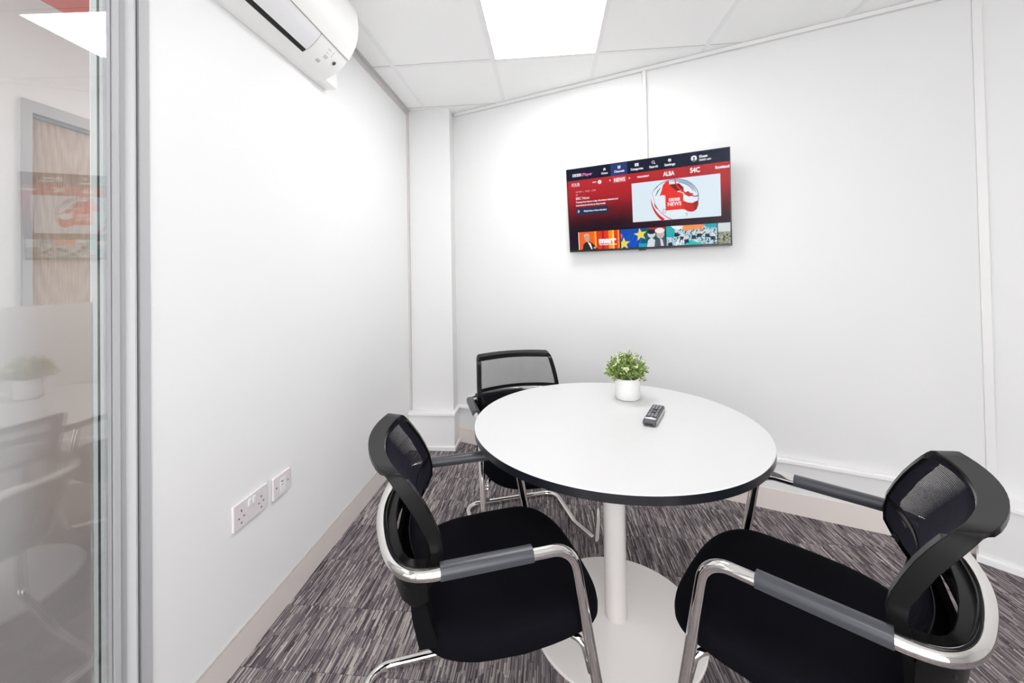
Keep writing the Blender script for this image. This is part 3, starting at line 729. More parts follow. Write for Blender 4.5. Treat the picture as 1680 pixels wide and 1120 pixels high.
S.poly([(0.455, 0.025), (0.50, 0.12), (0.475, 0.16), (0.50, 0.238), (0.634, 0.238), (0.634, 0.025)], (0.01, 0.10, 0.12), 3); S.rect(0.47, 0.025, 0.634, 0.07, (0.01, 0.28, 0.42), 4)
S.poly([(0.52, 0.238), (0.634, 0.238), (0.634, 0.20), (0.58, 0.20)], (0.42, 0.02, 0.05), 4); S.poly([(0.355, 0.12), (0.37, 0.17), (0.355, 0.20)], (0.70, 0.10, 0.30), 3)
def star(x, y, r, rot=0.0, cut=None):
    pts = []
    for k in range(10):
        a = PI / 2 + rot + k * PI / 5; q = r if k % 2 == 0 else r * 0.42
        px = x + q * math.cos(a); 
        if cut: px = max(px, cut)
        pts.append((px, y + q * math.sin(a) * TW / TH))
    S.poly(pts, (0.80, 0.66, 0.10), 6)
star(0.482, 0.168, 0.043, 0.15); star(0.375, 0.075, 0.042, 0.0, 0.3565)
for x, y, c in ((0.470, 0.25, 1),): pass
for k in range(5): S.poly([(0.37 + 0.03 * k, 0.025), (0.42 + 0.03 * k, 0.20), (0.424 + 0.03 * k, 0.20), (0.374 + 0.03 * k, 0.025)], (0.02, 0.14, 0.62), 3)
S.disc(0.550, 0.165, 0.024, 0.040, (0.62, 0.62, 0.66), 7); S.disc(0.550, 0.192, 0.026, 0.026, (0.02, 0.02, 0.03), 8); S.poly([(0.520, 0.025), (0.528, 0.10), (0.550, 0.13), (0.575, 0.09), (0.58, 0.025)], (0.66, 0.68, 0.72), 6)
S.poly([(0.565, 0.025), (0.570, 0.090), (0.592, 0.118), (0.628, 0.105), (0.634, 0.09), (0.634, 0.025)], (0.07, 0.09, 0.13), 8); S.poly([(0.600, 0.115), (0.615, 0.10), (0.622, 0.03), (0.605, 0.03)], (0.72, 0.60, 0.66), 9)
S.disc(0.603, 0.160, 0.024, 0.048, (0.55, 0.42, 0.40), 9); S.disc(0.600, 0.200, 0.029, 0.030, (0.80, 0.78, 0.74), 10)
S.text('This', 0.490, 0.050, 0.030, (0.02, 0.50, 0.62), 9, width=0.045)
m3 = noisy('screen_crowd_picture', [(0.012, 0.02, 0.03), (0.02, 0.03, 0.06), (0.32, 0.44, 0.52), (0.75, 0.85, 0.88), (0.02, 0.42, 0.46), (0.75, 0.85, 0.88)], 95, 3.3)
S.rect(0.638, 0.028, 0.922, 0.240, (0, 0, 0), 2, m=m3)
S.rect(0.638, 0.120, 0.700, 0.240, (0.02, 0.40, 0.44), 3); S.poly([(0.665, 0.240), (0.70, 0.185), (0.735, 0.215), (0.735, 0.240)], (0.80, 0.84, 0.84), 4)
S.poly([(0.715, 0.240), (0.745, 0.180), (0.800, 0.190), (0.850, 0.205), (0.86, 0.240)], (0.82, 0.28, 0.10), 4); S.poly([(0.85, 0.240), (0.86, 0.21), (0.922, 0.19), (0.922, 0.24)], (0.02, 0.36, 0.46), 4)
S.poly([(0.740, 0.028), (0.780, 0.085), (0.800, 0.060), (0.830, 0.045), (0.86, 0.03)], (0.02, 0.48, 0.46), 5)
for x, y in ((0.698, 0.185), (0.730, 0.140), (0.795, 0.150), (0.870, 0.160), (0.900, 0.130), (0.660, 0.085), (0.825, 0.165), (0.755, 0.11)):
    S.disc(x, y, 0.009, 0.020, (0.58, 0.66, 0.72), 6); S.poly([(x - 0.014, y - 0.06), (x - 0.011, y - 0.022), (x + 0.011, y - 0.022), (x + 0.014, y - 0.06)], (0.02, 0.03, 0.05), 6)
for k, (x, y) in enumerate(((0.70, 0.06), (0.715, 0.05), (0.73, 0.075), (0.69, 0.045))): S.poly([(x, y - 0.02), (x + 0.006, y - 0.02), (x + 0.016, y + 0.04), (x + 0.010, y + 0.04)], WHT, 7)
S.disc(0.835, 0.185, 0.010, 0.022, (0.70, 0.22, 0.12), 7)
S.rect(0.927, 0.025, 0.992, 0.240, (0.62, 0.66, 0.68), 2); S.rect(0.927, 0.025, 0.992, 0.150, (0, 0, 0), 3, m=noisy('screen_hill_picture', [(0.03, 0.04, 0.03), (0.12, 0.14, 0.05), (0.45, 0.45, 0.36), (0.08, 0.10, 0.05), (0.5, 0.5, 0.46)], 60, 1.1))
S.text('Hisense', 0.442, 0.0095, 0.011, (0.45, 0.45, 0.45), -1, width=0.036)
scr = link('screen', S.bm, S.mats, tv)
for p in scr.data.polygons:
    pass
# glossy cover over the picture
bm = bmesh.new(); box(bm, -TW / 2 + 0.004, TW / 2 - 0.004, -TH / 2 + 0.0105, TH / 2 - 0.004, 0.00145, 0.00155)
m, nt, out = new_mat('screen_cover')
t_ = nt.nodes.new('ShaderNodeBsdfTransparent'); g_ = nt.nodes.new('ShaderNodeBsdfGlossy'); g_.inputs['Roughness'].default_value = 0.22
mx_ = nt.nodes.new('ShaderNodeMixShader'); mx_.inputs[0].default_value = 0.006
nt.links.new(t_.outputs[0], mx_.inputs[1]); nt.links.new(g_.outputs[0], mx_.inputs[2]); nt.links.new(mx_.outputs[0], out.inputs[0])
link('screen_cover', bm, m, tv)

# ------------------------------------------------------------------ table
TX, TY = 0.225, 1.526
tb = empty('round_table', (TX, TY, 0)); tag(tb, 'round white table with black edge on a white pedestal', 'table')
R = 0.511
bm = bmesh.new(); lathe(bm, [(0, 0.703), (R - 0.004, 0.703), (R - 0.001, 0.7045), (R - 0.001, 0.7285), (R - 0.0025, 0.73), (0, 0.73)], n=160)
o = link('tabletop', bm, [M['table_white'], M['table_edge']], tb, smooth=True)
for p in o.data.polygons:
    c = p.center
    if c.z < 0.7285 and not (c.z > 0.7299): p.material_index = 1
    if abs(c.z - 0.703) < 1e-4: p.material_index = 0
o.data.set_sharp_from_angle(angle=math.radians(30))
bm = bmesh.new(); lathe(bm, [(0, 0.676), (0.12, 0.676), (0.13, 0.68), (0.13, 0.7028), (0, 0.7028)], n=48)
link('mounting_plate', bm, M['steel_white'], tb)
bm = bmesh.new(); lathe(bm, [(0.0395, 0.012), (0.0405, 0.0125), (0.0405, 0.676)], n=48)
link('column', bm, M['steel_white'], tb, smooth=True)
bm = bmesh.new(); RB = 0.309
lathe(bm, [(0, 0.0), (RB - 0.003, 0.0), (RB, 0.002), (RB, 0.009), (RB - 0.002, 0.0115), (RB - 0.006, 0.0125), (0.05, 0.014), (0, 0.014)], n=128)
o = link('base', bm, M['steel_white'], tb, smooth=True); o.data.set_sharp_from_angle(angle=math.radians(35))

# ------------------------------------------------------------------ plant
pl = empty('potted_plant', (0.331, 1.787, 0.7305)); tag(pl, 'small green artificial plant in a white pot on the table', 'plant')
bm = bmesh.new(); r0 = 0.0515
lathe(bm, [(0, 0.0), (r0 - 0.007, 0.0), (r0 - 0.002, 0.002), (r0, 0.007), (r0 + 0.0005, 0.088), (r0 - 0.0005, 0.0905), (r0 - 0.004, 0.090), (r0 - 0.005, 0.086), (r0 - 0.005, 0.074)], n=64)
link('pot', bm, M['ceramic'], pl, smooth=True)
bm = bmesh.new(); lathe(bm, [(0, 0.079), (0.02, 0.080), (r0 - 0.0045, 0.076)], n=24); link('soil', bm, M['soil'], pl, smooth=True)
bm = bmesh.new(); bb = bmesh.new(); rnd = random.Random(5)
def leaf(bm, p, d, l, w, mi):
    d = d.normalized(); s = d.cross(Vector((rnd.uniform(-1, 1), rnd.uniform(-1, 1), rnd.uniform(-1, 1)))).normalized(); n = d.cross(s)
    a = bm.verts.new(p); b1 = bm.verts.new(p + d * l * 0.5 + s * w + n * w * 0.3); b2 = bm.verts.new(p + d * l * 0.5 - s * w + n * w * 0.3); c = bm.verts.new(p + d * l)
    m_ = bm.verts.new(p + d * l * 0.5)
    for f in ((a, b1, m_), (b1, c, m_), (c, b2, m_), (b2, a, m_)): bm.faces.new(f).material_index = mi
for k in range(330):
    th = rnd.uniform(0, 2 * PI); ph = math.acos(rnd.uniform(-0.12, 1.0)); L = rnd.uniform(0.8, 1.08)
    tip = Vector((math.cos(th) * math.sin(ph) * 0.088, math.sin(th) * math.sin(ph) * 0.088, 0.115 + math.cos(ph) * 0.094 - 0.01)) * 1.0
    tip = Vector((tip.x * L, tip.y * L, 0.1 + (tip.z - 0.1) * L))
    root = Vector((math.cos(th) * 0.02 * rnd.random(), math.sin(th) * 0.02 * rnd.random(), 0.078))
    midp = root.lerp(tip, 0.55) + Vector((math.cos(th) * 0.010, math.sin(th) * 0.010, 0.012 * math.sin(ph)))
    path = [root.lerp(midp, t) for t in (0, 0.5)] + [midp, midp.lerp(tip, 0.5), tip]
    if k % 3 == 0: sweep(bm, path, [(0.0006, 0), (-0.0004, 0.0005), (-0.0004, -0.0005)], mi=rnd.choice((0, 1, 2)))
    N = rnd.randint(9, 14)
    for q in range(N):
        t = 0.35 + 0.65 * q / N
        p = path[2].lerp(tip, (t - 0.5) * 2) if t > 0.5 else root.lerp(midp, t * 2)
        d = (tip - midp).normalized() + Vector((rnd.uniform(-1, 1), rnd.uniform(-1, 1), rnd.uniform(-0.6, 1))) * 1.0
        depth = (p - Vector((0, 0, 0.10))).length
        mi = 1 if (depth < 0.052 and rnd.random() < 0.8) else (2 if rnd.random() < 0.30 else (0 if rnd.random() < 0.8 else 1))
        leaf(bm, p, d, rnd.uniform(0.009, 0.016), rnd.uniform(0.0016, 0.0028), mi)
link('foliage', bm, [M['leaf'], M['leaf2'], M['leaf3']], pl)
for k in range(22):
    th = rnd.uniform(0, 2 * PI) if k > 9 else rnd.uniform(-2.6, -0.5); ph = math.radians(rnd.uniform(10, 95))
    c = Vector((math.cos(th) * math.sin(ph) * 0.090, math.sin(th) * math.sin(ph) * 0.090, 0.108 + math.cos(ph) * 0.088))
    bb = bmesh.new()
    for q in range(rnd.randint(5, 8)):
        p = c + Vector((rnd.uniform(-1, 1), rnd.uniform(-1, 1), rnd.uniform(-1, 1))) * 0.0065
        mt = Matrix.Translation(p) @ Matrix.Diagonal((1, 1, 0.8, 1))
        bmesh.ops.create_icosphere(bb, subdivisions=1, radius=rnd.uniform(0.002, 0.0034), matrix=mt)
    link('blossom', bb, M['bloom'], pl, smooth=True)

# ------------------------------------------------------------------ remote control
rm = empty('remote_control', (0.383, 1.551, 0.7305), math.atan2(0.182, 0.082) - PI / 2); tag(rm, 'grey television remote lying on the white table beside the plant', 'remote control')
bm = bmesh.new(); L2, W2 = 0.098, 0.0235
def outline(w, l, r, n=5):
    o_ = []
    for sx, sy, a in ((1, 1, 0), (-1, 1, 90), (-1, -1, 180), (1, -1, 270)):
        for i in range(n + 1):
            an = math.radians(a + 90 * i / n); o_.append((sx * (w - r) + r * math.cos(an), sy * (l - r) + r * math.sin(an)))
    return o_
levels = [(0.0, 0.80, 0.97), (0.003, 0.93, 0.99), (0.009, 1.0, 1.0), (0.014, 1.0, 1.0), (0.0185, 0.95, 0.985), (0.0205, 0.86, 0.965)]
rings = [[bm.verts.new((x * a, y * b_, z)) for x, y in outline(W2, L2, 0.008)] for z, a, b_ in levels]
for li, (a, b_) in enumerate(zip(rings, rings[1:])):
    for i in range(len(a)):
        f = bm.faces.new((a[i], a[(i + 1) % len(a)], b_[(i + 1) % len(a)], b_[i])); f.material_index = 0
bm.faces.new(rings[0][::-1]); bm.faces.new(rings[-1])
link('shell', bm, M['rem_grey'], rm, smooth=True, auto=50)
for s in (-1, 1):
    bm = bmesh.new(); box(bm, s * (W2 - 0.0004), s * (W2 + 0.0007), -L2 * 0.90, L2 * 0.92, 0.006, 0.0145); link('side_strip', bm, M['rem_side'], rm)
bm = bmesh.new(); box(bm, -W2 * 0.76, W2 * 0.76, -L2 * 0.60, L2 * 0.94, 0.0204, 0.0209); link('keypad_face', bm, M['rem_face'], rm, bevel=0.0002)
bm = bmesh.new(); prism(bm, [(-0.018, -0.077), (0.018, -0.077), (0.0185, -0.064), (0.008, -0.061), (0.0, -0.055), (-0.008, -0.061), (-0.0185, -0.064)], 'z', 0.0204, 0.0211); link('logo_plate', bm, M['rem_label'], rm)
bm = bmesh.new(); box(bm, -0.0135, 0.0135, -L2 - 0.0004, -L2 * 0.965, 0.0055, 0.0125); link('end_window', bm, M['black'], rm, bevel=0.001)
def button(x, y, w, l, m, h=0.0018, nm='button'):
    bm = bmesh.new(); box(bm, x - w, x + w, y - l, y + l, 0.0208, 0.0208 + h); return link(nm, bm, m, rm, bevel=0.0005)
for r_ in range(4):
    for c_ in range(3): button(-0.0115 + 0.0115 * c_, 0.083 - 0.0125 * r_, 0.0042, 0.0036, M['rem_btn'])
for r_ in range(3):
    for c_ in (0, 2): button(-0.0115 + 0.0115 * c_, 0.026 - 0.014 * r_, 0.0038, 0.0040, M['rem_blue'] if r_ == 1 else M['rem_btn'])
bm = bmesh.new(); lathe(bm, [(0.0028, 0.0208), (0.0028, 0.0222), (0.0072, 0.0222), (0.0072, 0.0208)], 0, 0.012, n=24); link('direction_ring', bm, M['rem_blue'], rm)
button(0, 0.012, 0.002, 0.002, M['rem_btn'])
for r_ in range(3):
    for c_ in range(3): button(-0.0115 + 0.0115 * c_, -0.018 - 0.0125 * r_, 0.0042, 0.0038, M['rem_btn'])
button(0.0125, -0.0685, 0.003, 0.0015, M['rem_red'], h=0.0006)

# ------------------------------------------------------------------ meeting chair
# local frame: +Y forward, X to the sitter's right
AW = 0.255
def make_chair():
    t = empty('meeting_chair')
    # one continuous chrome tube: arm, hoop behind the back, arm, front legs and floor runners
    hz = 0.645; r = 0.0132
    hoop = [(0.255, -0.012), (0.251, -0.040), (0.240, -0.064), (0.222, -0.083), (0.195, -0.099), (0.16, -0.111), (0.12, -0.120), (0.06, -0.130), (0, -0.134)]
    hoop = [(x, y, hz) for x, y in hoop] + [(-x, y, hz) for x, y in hoop[-2::-1]]
    for _ in range(2):
        hv = [Vector(p) for p in hoop]; nh = [hv[0]]
        for a_, b_ in zip(hv, hv[1:]): nh += [a_.lerp(b_, 0.25), a_.lerp(b_, 0.75)]
        hoop = nh + [hv[-1]]
    armR = fillet([(AW, -0.012, hz), (AW, 0.302, hz), (AW, 0.375, 0.22), (AW, 0.350, 0.080), (AW, 0.10, 0.0142), (AW, -0.20, 0.0142), (0, -0.20, 0.0142)], [0, 0.058, 0.3, 0.040, 0.06, 0.07, 0], n=9)
    armL = [Vector((-p.x, p.y, p.z)) for p in armR]
    path = [Vector(p) for p in hoop[1:-1]] + [p for p in armL] + [p for p in armR[-2::-1]]
    bm = bmesh.new(); sweep(bm, path, circ(r, 16), closed=True)
    link('frame', bm, M['chrome'], t, smooth=True)
    # seat support tubes welded onto the legs
    for s in (-1, 1):
        bm = bmesh.new()
        sweep(bm, fillet([(s * 0.236, 0.352, 0.33), (s * 0.232, 0.335, 0.402), (s * 0.175, 0.29, 0.404), (s * 0.16, 0.0, 0.404)], [0, 0.025, 0.03, 0]), circ(0.0085, 12))
        link('seat_support', bm, M['chrome'], t, smooth=True)
    bm = bmesh.new(); sweep(bm, [(-0.175, 0.07, 0.398), (0.175, 0.07, 0.398)], circ(0.0095, 12)); sweep(bm, [(-0.17, 0.25, 0.400), (0.17, 0.25, 0.400)], circ(0.0095, 12))
    link('cross_bar', bm, M['chrome'], t, smooth=True)
    # armrest pads wrapped over the tube
    for s in (-1, 1):
        sec = [(-0.0168, -0.006), (-0.0178, 0.004), (-0.0165, 0.0125), (-0.011, 0.0178), (0, 0.0195), (0.011, 0.0178), (0.0165, 0.0125), (0.0178, 0.004), (0.0168, -0.006), (0.0140, -0.007), (0.0138, 0.0), (0.009, 0.0100), (0, 0.0136), (-0.009, 0.0100), (-0.0138, 0.0), (-0.0140, -0.007)]
        bm = bmesh.new(); sweep(bm, [(s * AW, 0.0, hz), (s * AW, 0.07, hz), (s * AW, 0.14, hz), (s * AW, 0.205, hz)], sec)
        link('armrest', bm, M['pad'], t, smooth=True, auto=50)
        bm = bmesh.new(); sweep(bm, [(s * 0.2415, 0.215 + 0.0, 0.63), (s * 0.2415, 0.2155, 0.63)], circ(0.001, 6)); bm.free()
    # seat cushion
    def half(y):      # half width along the depth
        return lerp([(-0.06, 0.208), (0.0, 0.226), (0.08, 0.240), (0.18, 0.248), (0.30, 0.244), (0.45, 0.238)], y)
    cy_, ly = 0.188, 0.242
    out = []
    NS = 72
    for i in range(NS):
        a = 2 * PI * i / NS; n_ = 4.2
        x = math.copysign(abs(math.cos(a)) ** (2 / n_), math.cos(a)); y = math.copysign(abs(math.sin(a)) ** (2 / n_), math.sin(a))
        yy = cy_ + ly * y
        if y > 0: yy -= 0.022 * x * x * y          # bowed front edge
        out.append((x * half(yy), yy))
    def topz(x, y):
        z = 0.474 - 0.010 * math.exp(-((x / 0.13) ** 2 + ((y - 0.14) / 0.13) ** 2)) + 0.004 * math.exp(-((y - 0.30) / 0.06) ** 2)
        if y > 0.31: z -= 0.028 * ((y - 0.31) / 0.12) ** 2
        return z
    bm = bmesh.new(); rings = []
    prof_ = [(0.0, 0), (0.25, 0), (0.5, 0), (0.72, 0), (0.86, 0), (0.925, -0.0025), (0.965, -0.0085), (0.990, -0.018), (1.0, -0.031), (0.998, -0.046), (0.982, -0.056), (0.95, -0.062), (0.86, -0.064), (0.5, -0.064)]
    for s, dz in prof_:
        if s == 0: rings.append([bm.verts.new((0, cy_, topz(0, cy_)))]); continue
        ring = []
        for x, y in out:
            px, py = x * s, cy_ + (y - cy_) * s
            if dz <= -0.0561: zz = topz(px, py) * 0.35 + 0.65 * 0.474 + dz
            else: zz = topz(px, py) + dz
            ring.append(bm.verts.new((px, py, zz)))
        rings.append(ring)
    for a, b_ in zip(rings, rings[1:]):
        for i in range(NS):
            j = (i + 1) % NS
            if len(a) == 1: bm.faces.new((a[0], b_[i], b_[j]))
            else: bm.faces.new((a[i], a[j], b_[j], b_[i]))
    bm.faces.new(rings[-1][::-1])
    link('seat', bm, M['fabric'], t, smooth=True)
    # ---- back: side bands sweep forward and down, wide flat top band
    #        z_front a_front z_rear a_rear half_width
    side = [(0.545, -0.050, 0.541, -0.064, 0.186), (0.560, -0.036, 0.553, -0.052, 0.197), (0.580, -0.021, 0.572, -0.044, 0.207), (0.606, -0.004, 0.602, -0.036, 0.214), (0.637, 0.011, 0.642, -0.024, 0.219), (0.667, 0.011, 0.664, -0.018, 0.2185), (0.703, 0.003, 0.690, -0.023, 0.217),
            (0.737, -0.012, 0.720, -0.038, 0.215), (0.768, -0.028, 0.752, -0.055, 0.212), (0.796, -0.046, 0.787, -0.078, 0.209), (0.818, -0.062, 0.818, -0.098, 0.206)]
    corner = [(0.829, -0.071, 0.836, -0.109, 0.2035), (0.8365, -0.0765, 0.846, -0.115, 0.198), (0.840, -0.080, 0.850, -0.1195, 0.189)]
    def bulge(u): return 0.044 * (1 - (abs(u) / 0.2) ** 2) if abs(u) < 0.2 else 0
    quads = []; w = 0.0165
    Ls = side + corner
    cz, = (0.72,)
    def q(sgn, row, k):
        zf, af, zr, ar, hw = row
        b1 = bulge(hw)
        # inward direction turns from sideways to downwards round the corner
        ang = 0 if k < len(side) else (k - len(side) + 1) * PI / 2 / (len(corner) + 0.5)
        ix, iz = -math.cos(ang) * w, -math.sin(ang) * w
        F = Vector((sgn * hw, af - b1, zf)); Rr = Vector((sgn * hw, ar - b1, zr)); I = Vector((sgn * ix, 0, iz))
        return [F, Rr, Rr + I * 0.75, F + I * 1.35]
    for k, row in enumerate(Ls): quads.append(q(1, row, k))
    NT = 13
    for i in range(1, NT):
        x = 0.189 - 0.378 * i / NT; b1 = bulge(x) - bulge(0.189) * 0
        zt = 0.004 * (1 - (x / 0.189) ** 2)
        F = Vector((x, -0.080 - b1, 0.840 + zt)); Rr = Vector((x, -0.1195 - b1, 0.850 + zt * 0.6))
        quads.append([F, Rr, Rr + Vector((0, 0, -w * 0.8)), F + Vector((0, 0, -w * 1.4))])
    for k in range(len(Ls) - 1, -1, -1): quads.append(q(-1, Ls[k], k))
    for i in range(1, NT):   # bottom rail
        x = -0.186 + 0.372 * i / NT; b1 = bulge(x) * 0.9
        F = Vector((x, -0.050 - b1, 0.545)); Rr = Vector((x, -0.062 - b1, 0.543))
        quads.append([F, Rr, Rr + Vector((0, 0, 0.012)), F + Vector((0, 0, 0.014))])
    bm = bmesh.new(); ribbon_loop(bm, quads, closed=True)
    # solid lower panel between the side bands
    fa0 = [(a, b_) for a, b_, c, d, e in side]; hw0 = [(a, e - 0.004) for a, b_, c, d, e in side]
    pz = [0.548, 0.556, 0.564, 0.572, 0.580, 0.587, 0.593, 0.5945]
    gA, gB = [], []
    for z in pz:
        ra, rb = [], []
        for j in range(21):
            hw = lerp(hw0, z); x = -hw + 2 * hw * j / 20; a = lerp(fa0, z) - 0.006 - bulge(x)
            ra.append(bm.verts.new((x, a, z))); rb.append(bm.verts.new((x, a - 0.004, z)))
        gA.append(ra); gB.append(rb)
    for g_, fl in ((gA, False), (gB, True)):
        for i in range(len(pz) - 1):
            for j in range(20):
                bm.faces.new((g_[i][j], g_[i][j + 1], g_[i + 1][j + 1], g_[i + 1][j]))
    for j in range(20): bm.faces.new((gA[-1][j], gA[-1][j + 1], gB[-1][j + 1], gB[-1][j]))
    link('back_frame', bm, M['plastic'], t, smooth=True, bevel=0.0022, auto=38)
    # woven net inside it
    bm = bmesh.new()
    fa = [(a, b_) for a, b_, c, d, e in side] + [(0.832, -0.074)]
    hwt = [(a, e) for a, b_, c, d, e in side] + [(0.829, 0.204), (0.835, 0.203)]
    Z0, Z1 = 0.588, 0.833; DEP = 0.0009; TH2 = 0.00028
    def sp_(uu, z):
        x = uu * (lerp(hwt, z) - 0.008); return Vector((x, lerp(fa, z) - 0.004 - bulge(x) * 0.98, z))
    def thread(pts, sidev):
        # pts on the net; each thread is a thin fin standing DEP deep behind it
        rows = []
        for k in range(len(pts)):
            a_ = pts[max(0, k - 1)]; c_ = pts[min(len(pts) - 1, k + 1)]; tt = (c_ - a_).normalized()
            nb = tt.cross(sidev); nb = nb.normalized()
            if nb.y > 0: nb = -nb
            sv = tt.cross(nb).normalized() * TH2
            rows.append([bm.verts.new(pts[k] + sv), bm.verts.new(pts[k] - sv), bm.verts.new(pts[k] - sv + nb * DEP), bm.verts.new(pts[k] + sv + nb * DEP)])
        for a_, c_ in zip(rows, rows[1:]):
            for q_ in range(4): bm.faces.new((a_[q_], a_[(q_ + 1) % 4], c_[(q_ + 1) % 4], c_[q_]))
    NX, NZ = 128, 86
    for i in range(1, NX):
        uu = -1 + 2 * i / NX; thread([sp_(uu, Z0 + (Z1 - Z0) * k / 12) for k in range(13)], Vector((1, 0, 0)))
    for i in range(NZ + 1):
        z = Z0 + (Z1 - Z0) * i / NZ; thread([sp_(-1 + 2 * k / 20, z) for k in range(21)], Vector((0, 0, 1)))
    link('back_mesh', bm, M['net'], t)
    # lumbar bar behind the net
    bm = bmesh.new(); qs = []
    for i in range(17):
        x = -0.207 + 0.414 * i / 16; z = 0.688 + 0.004 * (1 - (x / 0.207) ** 2); a = 0.011 - bulge(x) - 0.008
        qs.append([(x, a, z + 0.0085), (x, a - 0.009, z + 0.007), (x, a - 0.009, z - 0.007), (x, a, z - 0.0085)])
    ribbon_loop(bm, qs, closed=False); link('lumbar_bar', bm, M['plastic'], t, smooth=True, auto=40)
    # carrier: flat plastic band hugging the inside of the hoop
    cpts = [(0.178, -0.010, 0.618), (0.190, -0.035, 0.628), (0.196, -0.058, 0.635), (0.188, -0.078, 0.639), (0.16, -0.092, 0.640), (0.12, -0.101, 0.640), (0.06, -0.109, 0.640), (0, -0.112, 0.640)]
    cpts = cpts + [(-x, y, z) for x, y, z in cpts[-2::-1]]
    qs = []
    for i, p in enumerate(cpts):
        p = Vector(p); a = Vector(cpts[max(0, i - 1)]); b_ = Vector(cpts[min(len(cpts) - 1, i + 1)]); T = (b_ - a).normalized(); side_ = T.cross(Vector((0, 0, 1))).normalized()
        hw = 0.0165
        qs.append([p + side_ * hw + Vector((0, 0, 0.002)), p - side_ * hw + Vector((0, 0, -0.006)), p - side_ * hw + Vector((0, 0, -0.017)), p + side_ * hw + Vector((0, 0, -0.014))])
    bm = bmesh.new(); ribbon_loop(bm, qs, closed=False)
    link('back_carrier', bm, M['plastic'], t, smooth=True, bevel=0.002, auto=40)
    # lower shell: curved wall beneath the hoop, running down to the seat
    spts = [(0.223, -0.026), (0.225, -0.034), (0.224, -0.046), (0.214, -0.062), (0.194, -0.078), (0.16, -0.092), (0.12, -0.100), (0.06, -0.108), (0, -0.111)]
    spts = spts + [(-x, y) for x, y in spts[-2::-1]]
    qs = []
    for i, (x, y) in enumerate(spts):
        T = (Vector(spts[min(len(spts) - 1, i + 1)]) - Vector(spts[max(0, i - 1)])).normalized(); nx, ny = -T.y, T.x
        e = min(i, len(spts) - 1 - i); zt = 0.606 if e == 0 else (0.622 if e == 1 else 0.629); zb = 0.565 if e < 2 else (0.556 if e < 5 else 0.566)
        i_ = 0.008; k = 0.90
        qs.append([(x, y, zt), (x * 0.965, y * 0.93, zb), (x * 0.965 + nx * i_, y * 0.93 + ny * i_, zb), (x + nx * i_, y + ny * i_, zt)])
    bm = bmesh.new(); ribbon_loop(bm, qs, closed=False)
    link('lower_shell', bm, M['plastic'], t, smooth=True, bevel=0.002, auto=40)
    bm = bmesh.new()
    for s in (-1, 1):
        qs = [[(s * 0.207, -0.040, 0.600), (s * 0.204, -0.066, 0.600), (s * 0.190, -0.066, 0.600), (s * 0.193, -0.040, 0.600)],
              [(s * 0.206, -0.032, 0.560), (s * 0.203, -0.063, 0.560), (s * 0.188, -0.063, 0.560), (s * 0.190, -0.032, 0.560)],
              [(s * 0.205, -0.020, 0.510), (s * 0.200, -0.058, 0.510), (s * 0.184, -0.058, 0.510), (s * 0.188, -0.020, 0.510)],
              [(s * 0.198, 0.000, 0.440), (s * 0.194, -0.044, 0.440), (s * 0.178, -0.044, 0.440), (s * 0.184, 0.000, 0.440)]]
        ribbon_loop(bm, qs, closed=False)
    # rear panel joining both sides down to the seat pan
    qs = [[(x, -0.098 + 0.35 * abs(x) ** 1.0 * 0.3, 0.575), (x, -0.020, 0.47), (x, -0.005, 0.425), (x, 0.004, 0.425), (x, -0.012, 0.47), (x, -0.088 + 0.35 * abs(x) * 0.3, 0.575)] for x in (-0.16, -0.1, 0, 0.1, 0.16)]
    ribbon_loop(bm, qs, closed=False)
    link('seat_bracket', bm, M['matte'], t, smooth=True, auto=40)
    for s in (-1, 1):
        bm = bmesh.new(); lathe(bm, [(0, 0.0), (0.0045, 0.0), (0.0045, 0.002), (0.0025, 0.002), (0.0015, 0.001), (0, 0.001)], n=12)
        o = link('screw', bm, M['black'], t); d_ = Vector((s * 0.55, -0.83, 0))
        o.matrix_basis = Matrix.Translation((s * 0.2035, -0.0735, 0.595)) @ d_.to_track_quat('Z', 'Y').to_matrix().to_4x4()
        bm = bmesh.new(); box(bm, s * AW - 0.012, s * AW + 0.012, -0.19, -0.16, 0.0, 0.005); 
        link('glide', bm, M['plastic'], t)
    return t

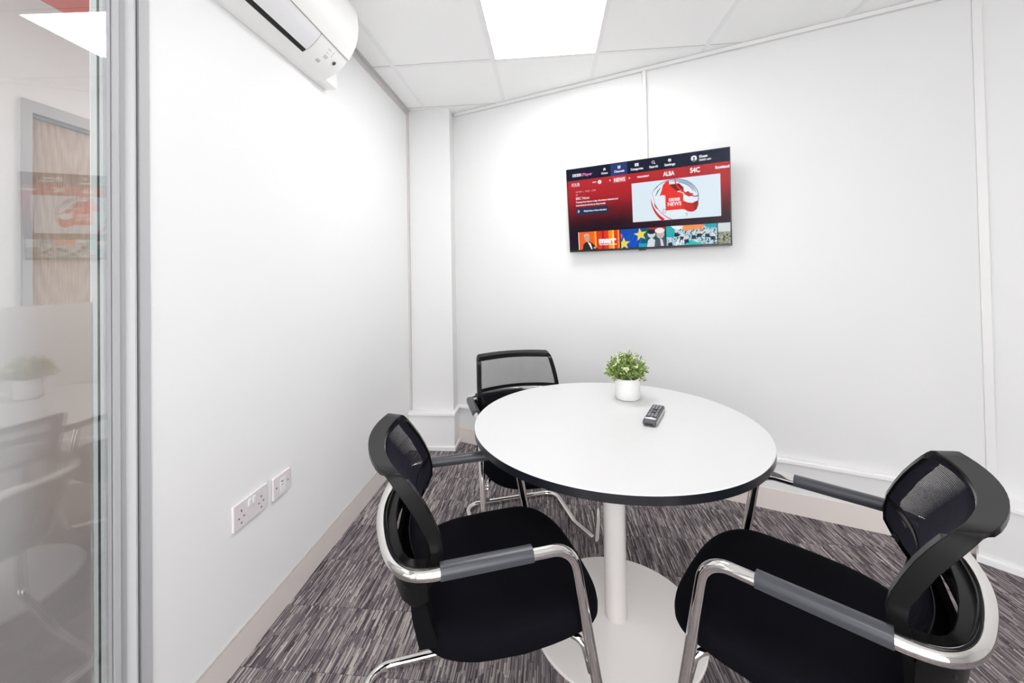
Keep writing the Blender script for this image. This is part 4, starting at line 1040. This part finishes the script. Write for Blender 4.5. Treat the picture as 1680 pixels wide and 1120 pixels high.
def copy_tree(o, parent=None):
    c = o.copy(); COL.objects.link(c); c.parent = parent
    for k in o.children: copy_tree(k, c)
    return c
GRP = 'black meeting chairs around the table'
chair = make_chair()
places = [(19.8, -0.328, 1.083, 'black mesh-back chrome meeting chair in front on the left, nearest the glass door'),
          (142.9, 0.727, 0.949, 'black mesh-back chrome meeting chair on the right side of the table, cropped by the frame'),
          (-70.8, -0.165, 2.08, 'black mesh-back meeting chair behind the table, half hidden by it')]
for i, (ang, x, y, lab) in enumerate(places):
    c = chair if i == 0 else copy_tree(chair)
    c.location = (x, y, 0); c.rotation_euler = (0, 0, math.radians(ang) - PI / 2)
    tag(c, lab, 'chair', GRP)

# ------------------------------------------------------------------ camera
pitch, roll, yaw = 0.013256, -0.017071, 0.0913
cd = bpy.data.cameras.new('camera'); cam = D.objects.new('camera', cd); COL.objects.link(cam); SC.camera = cam
Rv = Vector((math.cos(yaw), math.sin(yaw), 0)); Fv = Vector((-math.sin(yaw), math.cos(yaw), 0)); Uv = Vector((0, 0, 1))
F_ = Fv * math.cos(pitch) + Uv * math.sin(pitch); U_ = Uv * math.cos(pitch) - Fv * math.sin(pitch)
Rr = Rv * math.cos(roll) + U_ * math.sin(roll); Ur = U_ * math.cos(roll) - Rv * math.sin(roll)
cam.matrix_world = Matrix(((Rr.x, Ur.x, -F_.x, 0), (Rr.y, Ur.y, -F_.y, 0), (Rr.z, Ur.z, -F_.z, H), (0, 0, 0, 1)))
cd.sensor_width = 36; cd.lens = 36 * 658.29 / 1680; cd.shift_x = 0; cd.shift_y = -(560 - 439.88) / 1680; cd.clip_start = 0.02

# ------------------------------------------------------------------ world and colour
w = D.worlds.new('world'); SC.world = w; w.use_nodes = True
w.node_tree.nodes['Background'].inputs[0].default_value = (0.985, 0.99, 1.0, 1); w.node_tree.nodes['Background'].inputs[1].default_value = 5.2
SC.view_settings.view_transform = 'Standard'; SC.view_settings.look = 'None'; SC.view_settings.gamma = 1.0
SC.view_settings.use_curve_mapping = False; SC.view_settings.exposure = 0.08
